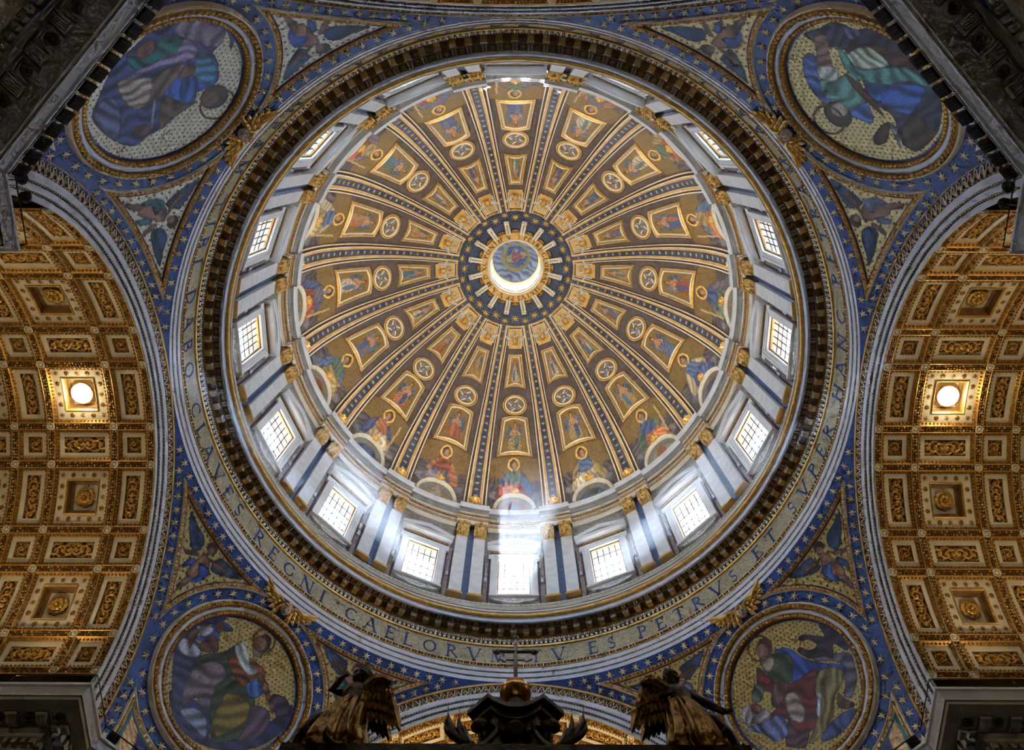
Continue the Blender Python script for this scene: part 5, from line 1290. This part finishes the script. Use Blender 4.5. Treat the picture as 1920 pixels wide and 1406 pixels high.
for k in range(16):
    put('console', CONS, crown, crM((k + .5) * B16, 4.85)); put('gilt_garland', GAR, crown, crM(k * B16, 4.45))
def flat_text():
    txt = 'S.PETRI GLORIAE SIXTVS.PP.V.A.M.D.XC.PONTIF.V. '
    h = .58; w = [(GLY[c][0] * h * .92 + .10) if c != ' ' else .30 for c in txt]; tot = sum(w); r = 3.85; a = pi - rad(3); GM = {}; k = 2 * pi * r / tot
    for c, wd in zip(txt, w):
        th = a - wd * k / 2 / r
        if c != ' ':
            if c not in GM:
                V, F = glyph_mesh(c, .03, 1.5); V = V.copy(); V[:, 0] = (V[:, 0] - GLY[c][0] / 2) * h * .92 * k; V[:, 1] = (V[:, 1] - .5) * h; GM[c] = make_mesh('letter', V, F, LETTER_D)
            s, c_ = sin(th), cos(th); sl = .35; q = math.hypot(1, sl); U = np.array([s / q, c_ / q, -sl / q]); R = np.array([-c_, s, 0]); N = np.cross(R, U)
            put('letter', GM[c], crown, frame(np.array([r * s, r * c_, 97.535]) + N * .03, R, U, N))
        a -= wd * k / r
flat_text()
A = Acc(); n = 12
for k in range(n):
    c = 2 * pi * k / n; h = rad(4.2)
    A.add(ring([(3.2, 98.1), (3.2, 105.0)], 3, c - pi / n, c - h)); A.add(ring([(3.2, 98.1), (3.2, 105.0)], 3, c + h, c + pi / n)); A.add(ring([(3.2, 98.1), (3.2, 99.2)], 2, c - h, c + h)); A.add(ring([(3.2, 102.9), (3.2, 105.0)], 2, c - h, c + h))
lan = struct(mk('wall_lantern', A.vf(), MARBLE))
for z in (98.9, 103.9, 104.8): mk('gilt_course', ring([(3.21, z - .08), (3.08, z), (3.21, z + .08)], 64), GOLD, lan)
mk('sill_ring', ring([(3.5, 98.1), (3.2, 98.15)], 64), MARBLE, lan)
for k in range(n): M = cylM(2 * pi * k / n, 3.22, 101.05); mk('pane', box(0, 0, 0, .50, 3.7, .02), GLASS, lan, M=M)
t = thing('mosaic_cupola', 'small lantern cupola mosaic of a figure in blue and red on gold clouds', 'mosaic', (0, 0, 105))
nr, na = 40, 96; Rg, Ag = np.meshgrid(np.linspace(0, 1, nr), np.arange(na) * 2 * pi / na, indexing='ij'); X, Y = Rg * np.sin(Ag), -Rg * np.cos(Ag)
X, Y = X, -Y; Y = -Y
P = Paint(X, Y, (150, 128, 64), 77, speck=.14); P.C[Rg > .62] = lin((130, 132, 140)); P.fillmask(Rg > .62, (128, 130, 138), .5)
P.ell((.05, -.02, .52, .46), (160, 136, 66)); P.poly([(-.35, .05), (-.28, .42), (.1, .5), (.36, .3), (.2, .2), (-.1, .3), (-.2, .1)], (62, 84, 132)); P.poly([(-.1, .25), (.2, .2), (.3, -.2), (.05, -.35), (-.15, -.1)], (140, 72, 56)); P.poly([(-.3, -.25), (.1, -.42), (.42, -.2), (.5, .05), (.3, -.1), (.0, -.25)], (58, 82, 134)); P.ell((.02, .28, .1, .11), (150, 130, 120))
V = np.array([(3.1 * Rg[i, j] * math.sin(Ag[i, j]), 3.1 * Rg[i, j] * math.cos(Ag[i, j]), 105.0 + 2.9 * math.sqrt(max(0, 1 - Rg[i, j] ** 2))) for j in range(na) for i in range(nr)])
mk('mosaic', (V, quads(na, nr, True)), MOSAIC_F, t, True, P.out(.8).reshape(nr, na, 3).transpose(1, 0, 2).reshape(-1, 3))
mk('rim', ring([(3.2, 104.95), (3.02, 104.98), (3.02, 105.1), (3.12, 105.14)], 64), GOLD, t)
# ================================================================ THINGS
# ---- the two glaring lamps hung in vault coffers
for i, (side, M) in enumerate(LAMPS):
    P = (M @ np.array([0, 0, VR + .30, 1]))[:3]
    t = thing('vault_lamp', 'glaring round lamp in a square coffer of the %s vault' % side, 'lamp', P)
    Mf = M @ frame((0, 0, VR + .30), (1, 0, 0), (0, 1, 0), (0, 0, 1)) @ FLIP
    put('bulb', make_mesh('bulb', *dome_lump(.60, .60, .36, 24, 5), LAMPM, True), t, Mf)
    A = Acc(); A.add(lathe([(.56, -.02), (.68, .02), (.68, -.10), (.40, -.20), (.10, -.28)], 20)); put('reflector', A.mesh('reflector', GOLD_D, True), t, Mf)
    Q = (M @ np.array([0, 0, VR - .55, 1]))[:3]
    l = lamp('POINT', Q, 140, (1.0, .78, .42), .25); l.parent = t; l.matrix_parent_inverse = ROOTINV[t.name]

# ---- black floodlights along the two near ledges, one on each far ledge
ORD = ['first', 'second', 'third', 'fourth', 'fifth', 'sixth', 'seventh', 'eighth', 'ninth', 'tenth', 'eleventh', 'twelfth', 'thirteenth', 'fourteenth']
A = Acc(); A.add(box(0, .0, .40, .56, .16, .46)); 
for i in range(5): A.add(box(-.22 + .11 * i, .10, .34, .02, .08, .34))
FH = A.mesh('housing', BLACK)
A = Acc()
for i in range(4):
    for j in range(2): A.add(box(-.19 + .125 * i, -.09, .26 + .15 * j, .09, .02, .11))
FCELL = A.mesh('lens_cells', mat('dark_lens', (.10, .09, .05), .25, .4)); FCELL_ON = A.mesh('lens_cells', LEDM)
A = Acc(); A.add(tube([(-.31, 0, 0), (-.31, 0, .36)], .025, 5)); A.add(tube([(.31, 0, 0), (.31, 0, .36)], .025, 5)); A.add(box(0, 0, .02, .66, .12, .04)); FBR = A.mesh('bracket', STONE)
def flood(M, label, on=False):
    t = thing('floodlight', label, 'floodlight', M[:3, 3], 'floodlights on the pier ledges'); M2 = M @ np.array([[1, 0, 0, 0], [0, cos(.5), sin(.5), 0], [0, -sin(.5), cos(.5), 0], [0, 0, 0, 1.]])
    put('housing', FH, t, M2); put('lens_cells', FCELL_ON if on else FCELL, t, M2); put('bracket', FBR, t, M)
for sx, nm in ((-1, 'left'), (1, 'right')):
    a, b = np.array(pier_line(.02)[2]), np.array(pier_line(.02)[3]); n = 13
    for i in range(n):
        c = a + (b - a) * (i + .45) / n; d = (b - a) / np.linalg.norm(b - a)
        M = frame((sx * c[0], -c[1], 32.0), (sx * d[0], -d[1], 0), (-sx * .7071, .7071, 0), (0, 0, 1))
        flood(M, '%s black floodlight from the arch end of the upper %s pier ledge' % (ORD[i], nm), i == 0)
    c = np.array(pier_line(.3)[2]) + np.array((-.45, .45)); M = frame((sx * c[0], c[1], 32.0), (-sx * .7071, .7071, 0), (-sx * .7071, -.7071, 0), (0, 0, 1)); flood(M, 'lone black floodlight on the lower %s pier ledge' % nm, True)
# ---- round spotlights on rods in the near corners of the side arches
A = Acc(); A.add(lathe([(.05, -.42), (.30, -.38), (.40, -.1), (.42, .1), (.36, .12)], 18)); SPB = A.mesh('housing', BLACK, True)
A = Acc()
for i in range(18): a = 2 * pi * i / 18; A.add(box(.42 * cos(a), .42 * sin(a), 0, .05, .05, .22))
SPF = A.mesh('cooling_fins', BLACK); SPL = make_mesh('lens', *lathe([(0, .08), (.36, .09)], 18), mat('spot_lens', (.12, .08, .05), .3, .3))
for sx, nm, spots in ((-1, 'left', ((-19.90, -12.95, 33.0), (-19.88, -12.22, 33.0))), (1, 'right', ((19.94, -12.70, 33.0), (19.90, -12.04, 33.0)))):
    for i, (x, y, z) in enumerate(spots):
        SC = scl(.56, .56, .56)
        t = thing('spotlight', '%s round black spotlight on a rod beside the %s arch' % (('outer', 'inner')[i], nm), 'spotlight', (x, y, 32.0))
        d = np.array((-x * .2, 6., 14.)); R, U, N = _basis(d); M = frame((x, y, z), R, U, N) @ SC
        put('housing', SPB, t, M); put('cooling_fins', SPF, t, M); put('lens', SPL, t, M)
        mk('rod', tube([(x, y, 32.0), (x, y, z - .1)], .03, 6), BLACK, t)
# ---- thin safety rails on the ledges
for sx, sy, nm in ((-1, 1, 'lower left'), (1, 1, 'lower right'), (-1, -1, 'upper left'), (1, -1, 'upper right')):
    t = thing('ledge_rail', 'thin black safety rail along the %s pier ledge' % nm, 'railing', (sx * 19.9, sy * 11.5, 32.0))
    L = pier_line(.18); P = [(sx * x, sy * y, 32.75) for x, y in [(24, L[1][1])] + L[1:3] + ([(L[2][0] - 3, L[2][1] + 3)] if sy > 0 else [])]
    mk('rail', tube(P, .035, 5), BLACK, t)
    for (x, y, z) in P: mk('post', tube([(x, y, 32.0), (x, y, 32.75)], .03, 5), BLACK, t)

# ---- the bronze altar canopy below: beam, columns, S-shaped ribs, concave top block, orb and cross
BX, BY = .15, 7.02
can = thing('altar_canopy', 'dark bronze altar canopy with scrolled ribs rising to a block', 'canopy', (BX, BY, -1.6))
A = Acc(); H = 6.15
for (h, z0, z1) in ((H, 17.05, 17.39), (H - .25, 16.7, 17.05), (H - .5, 15.6, 16.7)):
    for s in (-1, 1):
        A.add(box(BX, BY + s * (h - .5), (z0 + z1) / 2, 2 * h, 1.0, z1 - z0)); A.add(box(BX + s * (h - .5), BY, (z0 + z1) / 2, 1.0, 2 * h - 2, z1 - z0))
mk('cornice', A.vf(), BRONZE, can)
LAP = make_mesh('lappet', *prism([(-.5, 0), (.5, 0), (.5, -1.1), (.25, -1.5), (0, -1.6), (-.25, -1.5), (-.5, -1.1)], -.06, .06), BRONZE)
for i in range(10): put('lappet', LAP, can, frame((BX - 5.4 + 1.2 * i, BY - H + .4, 15.7), (1, 0, 0), (0, 0, 1), (0, -1, 0)))
CP = []
for i in range(70):
    u = i / 69; CP.append((.26 * cos(u * 26), .26 * sin(u * 26), u * 12.2))
CT = make_mesh('twisted_column', *tube(CP, .62, 12), BRONZE, True); CB = make_mesh('column_base', *(lambda A: (A.add(box(0, 0, 1.3, 2.0, 2.0, 2.6)), A.add(lathe([(.95, 2.6), (.95, 2.8), (.75, 2.9), (.85, 3.05), (.62, 3.2)], 16)), A.vf())[-1])(Acc()), MARBLE)
CC = make_mesh('column_capital', *(lambda A: (A.add(lathe([(.6, 0), (.7, .6), (1.0, 1.1)], 16)), A.add(box(0, 0, 1.25, 2.0, 2.0, .3)), A.vf())[-1])(Acc()), BRONZE_G)
for sx in (-1, 1):
    for sy in (-1, 1):
        x, y = BX + sx * 5.2, BY + sy * 5.0
        put('column_base', CB, can, trans(x, y, -1.6)); put('twisted_column', CT, can, trans(x, y, 1.5)); put('column_capital', CC, can, trans(x, y, 13.7)); mk('column_block', box(x, y, 15.35, 1.7, 1.7, .8), BRONZE, can)
def ribcurve(sx, sy):
    pts = []
    for u in np.linspace(0, 1, 26):
        d = 5.4 * (1 - u) ** 1.25 + .75 + .55 * sin(u * pi) * (1 - u); z = 17.6 + 6.2 * (u ** 1.9) - .5 * sin(u * 2 * pi) * (1 - u)
        pts.append((BX + sx * d * .94, BY + sy * d * .94, z))
    return pts
for sx in (-1, 1):
    for sy in (-1, 1):
        P = np.array(ribcurve(sx, sy)); o = mk('rib', tube(P, np.linspace(.50, .42, len(P)), 8), BRONZE, can, True)
        for e in (-.26, .26): mk('rib_edge', tube(P + np.array((sx * .18 + e * sy, sy * .18 - e * sx, .30)), .11, 6), BRONZE, o, True)
        c = P[-1] + np.array((sx * .25, sy * .25, -.15)); sp = []
        for a in np.linspace(0, 9, 34): q = .62 * (1 - a / 11); sp.append(c + np.array((sx * .7071 * cos(a) * q, sy * .7071 * cos(a) * q, sin(a) * q)))
        mk('scroll', tube(sp, np.linspace(.22, .10, 34), 7), BRONZE, o, True)
def abacus(h, sag, ch, z0, z1):
    P = []
    for q in range(4):
        a = q * pi / 2
        for u in np.linspace(-1, 1, 11): x, y = u * (h - ch), -h + sag * (1 - u * u); P.append((BX + x * cos(a) - y * sin(a), BY + x * sin(a) + y * cos(a)))
    return prism(P, z0, z1)
tb = mk('top_block', abacus(1.80, .42, .77, 24.80, 25.02), BRONZE, can)
mk('block_step', abacus(1.58, .42, .66, 24.45, 24.80), BRONZE, tb); mk('block_step', abacus(1.36, .40, .56, 23.9, 24.45), BRONZE, tb); mk('block_top', abacus(1.3, .4, .5, 25.02, 25.5), BRONZE, tb)
mk('block_shell', (lambda A: (A.add(dome_lump(.42, .34, .4, 12, 3), frame((BX, BY - 1.0, 24.0), (1, 0, 0), (0, 0, 1), (0, -1, 0))), A.vf())[-1])(Acc()), BRONZE, tb, True)
mk('pendant', lathe([(.05, 22.0), (.45, 22.4), (.7, 23.1), (.9, 24.0)], 14)[0:2], BRONZE, can, True, M=trans(BX, BY, 0))
# palm sprays on the ribs
def palm(sx):
    st = [(BX + sx * -2.4, 3.7, 18.6), (BX + sx * -1.9, 3.6, 19.7), (BX + sx * -1.3, 3.5, 20.45)]
    o = mk('palm_spray', tube(st, [.2, .16, .1], 6), BRONZE, can, True)
    for (tx, tz, bx, w) in ((-2.22, 22.1, -2.1, .18), (-1.84, 22.0, -1.75, .12), (-1.62, 21.35, -1.55, .13), (-2.30, 21.5, -2.15, .12), (-2.0, 21.0, -1.8, .12)):
        p0 = np.array((-1.35, 20.35)); p2 = np.array((tx, tz)); p1 = np.array((bx - .1, 20.7)); P = []; n = 9
        for i in range(n):
            u = i / (n - 1); c = p0 * (1 - u) ** 2 + 2 * p1 * u * (1 - u) + p2 * u * u; d = 2 * (p1 - p0) * (1 - u) + 2 * (p2 - p1) * u; d /= np.linalg.norm(d); nn = np.array((-d[1], d[0])) * w * (sin(min(1, u * 1.02 + .12) * pi) ** .7 + .08)
            for v, y in ((-1, .0), (0, -.10), (1, .0), (0, .06)): q = c + nn * v; P.append((BX + sx * q[0], 3.5 + y, q[1]))
        F = [(4 * i + k, 4 * i + (k + 1) % 4, 4 * i + 4 + (k + 1) % 4, 4 * i + 4 + k) for i in range(n - 1) for k in range(4)]
        mk('palm_leaf', (np.array(P), F), BRONZE, o, True)
for sx in (1, -1): palm(sx)
t = thing('orb', 'polished bronze orb on top of the dark canopy', 'orb', (BX, BY, 25.5))
mk('ball', (lambda V, F: (V + (BX, BY, 27.30), F))(*lathe([(.64 * cos(a), .64 * sin(a)) for a in np.linspace(-pi / 2, pi / 2, 19)], 32)), ORBM, t, True)
mk('foot', (lambda V, F: (V + (BX, BY, 25.5), F))(*lathe([(.72, 0), (.5, .25), (.30, .8), (.36, 1.15), (.3, 1.25)], 20)), BRONZE, t, True); mk('collar', (lambda V, F: (V + (BX, BY, 27.88), F))(*lathe([(.30, 0), (.26, .12), (.12, .2)], 14)), ROSY, t, True)
t = thing('cross', 'rosy weathered metal cross standing on the bronze orb', 'cross', (BX, BY, 28.0))
mk('shaft', tube([(BX, BY, 27.95), (BX, BY, 31.0)], .085, 8), ROSY, t, True); mk('arm', tube([(BX - .76, BY, 30.1), (BX + .76, BY, 30.1)], .085, 8), ROSY, t, True)
for p, ax in (((BX, BY, 31.05), 2), ((BX - .80, BY, 30.1), 0), ((BX + .80, BY, 30.1), 0)):
    A = Acc(); V, F = lathe([(.02, -.2), (.15, -.06), (.15, .06), (.02, .22)], 8)
    if ax == 0: V = V[:, [2, 1, 0]] * (1 if p[0] > BX else -1, 1, 1)
    A.add((V + p, F)); A.add(dome_lump(.1, .1, .14, 6, 2), trans(*p) @ np.array([[1, 0, 0, 0], [0, 0, 1, 0], [0, -1, 0, 0], [0, 0, 0, 1.]])); mk('finial', A.vf(), ROSY, t, True)
for s in (-1, 1): mk('arrow_ornament', (lambda V, F: (np.stack([BX + s * V[:, 0], BY + V[:, 2], 29.55 + V[:, 1]], -1), F))(*prism([(.06, -.07), (.42, -.07), (.42, -.2), (.72, 0), (.42, .2), (.42, .07), (.06, .07)], -.04, .04)), ROSY, t)

# ---- bronze angels on the front corners of the canopy
def robe(secs, folds, n=40, seed=1):
    """cloth as stacked cross-sections (cx, cy, z, rx, ry) with deep vertical folds"""
    r = random.Random(seed); ph_ = [r.uniform(0, 6) for _ in range(4)]; V = []
    for i, (cx, cy, z, rx, ry, fo) in enumerate(secs):
        for k in range(n):
            a = 2 * pi * k / n; w = 1 + fo * (.55 * sin(folds * a + ph_[0] + .2 * i) + .35 * sin((folds * 2 - 3) * a + ph_[1]) + .2 * sin(3 * a + ph_[2] + .4 * i))
            V.append((cx + rx * w * cos(a), cy + ry * w * sin(a), z))
    m = len(secs); F = [(i * n + k, i * n + (k + 1) % n, (i + 1) * n + (k + 1) % n, (i + 1) * n + k) for i in range(m - 1) for k in range(n)]
    F += [tuple(range(n))[::-1], tuple(range((m - 1) * n, m * n))]
    return np.array(V), F
def hand_at(A, p, d, s=.3):
    """palm, four bent fingers of unequal length and a thumb"""
    R, U, N = _basis(d); p = np.array(p, float)
    A.add(box(0, 0, .16 * s, .30 * s, .12 * s, .36 * s), frame(p, R, U, N))
    for i, L in enumerate((.30, .36, .34, .26)):
        b = p + R * s * (-.12 + .08 * i) + N * s * .32; A.add(tube([b, b + N * L * s * .5 + U * .03 * s, b + N * L * s * .8 + U * .16 * s], [.045 * s, .04 * s, .03 * s], 5))
    b = p + R * s * .15 + N * s * .08; A.add(tube([b, b + R * s * .12 + N * s * .14, b + R * s * .12 + N * s * .30 + U * .06 * s], [.05 * s, .045 * s, .03 * s], 5))
def angel(sx, label, arm_up):
    ox, oy, oz = BX + sx * 4.75, 1.25, 17.39
    t = thing('angel_statue', label, 'statue', (ox, oy, oz))
    g = lambda L: [(ox + sx * x, oy + y, oz + z) for x, y, z in L]
    secs = [(ox + sx * (.1 + .0), oy, oz, .72, .55, .20), (ox + sx * .12, oy, oz + .35, .66, .52, .20), (ox + sx * .12, oy, oz + .8, .58, .46, .18), (ox + sx * .06, oy, oz + 1.3, .52, .42, .15), (ox, oy, oz + 1.7, .46, .36, .12), (ox - sx * .04, oy, oz + 2.0, .40, .30, .07), (ox - sx * .06, oy, oz + 2.35, .46, .30, .05), (ox - sx * .06, oy, oz + 2.6, .44, .26, .03), (ox - sx * .06, oy, oz + 2.74, .20, .18, 0), (ox - sx * .05, oy, oz + 2.95, .13, .13, 0)]
    mk('robe', robe([(a, b, c, d * 1.12, e * 1.12, f * 1.5) for a, b, c, d, e, f in secs[:6]], 11, 88, 3), BRONZE_G, t, True)
    A = Acc(); A.add(robe(secs[4:], 5, 30, 5))
    # stepping leg and foot, arms and hands belong to the same cast body
    A.add(tube(g([(.25, 0, 1.5), (.75, -.1, 1.15), (1.05, -.15, .55), (1.2, -.1, .12), (1.45, -.25, .06)]), [.26, .26, .19, .12, .09], 8))
    if arm_up:
        A.add(tube(g([(-.40, 0, 2.5), (-.42, -.15, 2.95), (-.22, -.2, 3.45)]), [.15, .13, .09], 8)); hand_at(A, g([(-.22, -.2, 3.42)])[0], (0, -.1, 1), .42)
        A.add(tube(g([(.32, 0, 2.5), (.62, -.2, 2.35), (.35, -.4, 2.7)]), [.15, .13, .09], 8)); hand_at(A, g([(.35, -.4, 2.7)])[0], (-.5 * sx, 0, 1), .42)
    else:
        A.add(tube(g([(-.40, 0, 2.5), (-.66, -.2, 2.1), (-.42, -.5, 1.9)]), [.15, .13, .09], 8)); hand_at(A, g([(-.42, -.5, 1.9)])[0], (sx, -.4, -.3), .42)
        A.add(tube(g([(.34, 0, 2.5), (.78, -.05, 2.0), (1.15, -.15, 1.55)]), [.16, .13, .09], 8)); hand_at(A, g([(1.15, -.15, 1.55)])[0], (sx, -.2, .3), .44)
    V, F = head_mesh(.24); Mh = frame((ox - sx * .04, oy - .02, oz + 3.12), (sx * .5, .86, 0), (0, 0, 1), (sx * .86 * sx * sx, -.5, 0)); A.add((V, F), Mh)
    mk('body', A.vf(), BRONZE, t, True)
    put('hair', make_mesh('hair', *hair_mesh(.27, 5, 70), BRONZE, True), t, Mh)
    # wings hang from the shoulders toward the middle of the canopy
    for j, (dy, dx, sc) in enumerate(((-.15, .0, 1.0), (.25, -.22, .92))):
        Vw, Fw = wing_mesh(2.3, 1.5, 1, ((9, 1.0, .0), (8, .74, .03), (7, .50, .055), (6, .30, .075)), .025, (-104, -58))
        o = mk('wing', (np.stack([ox - sx * (.36 + dx + Vw[:, 0] * sc * .58), oy + dy - Vw[:, 2], oz + 2.18 + Vw[:, 1] * sc * 1.02], -1), Fw), BRONZE_G, t)
    return t
angel(-1, 'bronze angel statue with raised arms, on the left corner of the canopy', True)
angel(1, 'bronze angel statue holding one hand low, on the right corner of the canopy', False)

# ================================================================ thin haze that shows the sunbeams under the dome
def haze(density):
    m = bpy.data.materials.new('thin_haze'); m.use_nodes = True; nt = m.node_tree
    for n in list(nt.nodes):
        if n.type != 'OUTPUT_MATERIAL': nt.nodes.remove(n)
    out = [n for n in nt.nodes if n.type == 'OUTPUT_MATERIAL'][0]
    v = nt.nodes.new('ShaderNodeVolumeScatter'); v.inputs['Color'].default_value = (.80, .88, 1, 1); v.inputs['Density'].default_value = density; v.inputs['Anisotropy'].default_value = .35
    nt.links.new(v.outputs[0], out.inputs['Volume'])
    P = [(18.9 * sin(2 * pi * k / 24), 18.9 * cos(2 * pi * k / 24)) for k in range(24)][::-1]
    o = mk('haze', prism(P, 31.0, 69.0), m); o['kind'] = 'stuff'; o['label'] = 'thin bluish haze catching sunbeams under the dome'; o['category'] = 'haze'
haze(.0013)
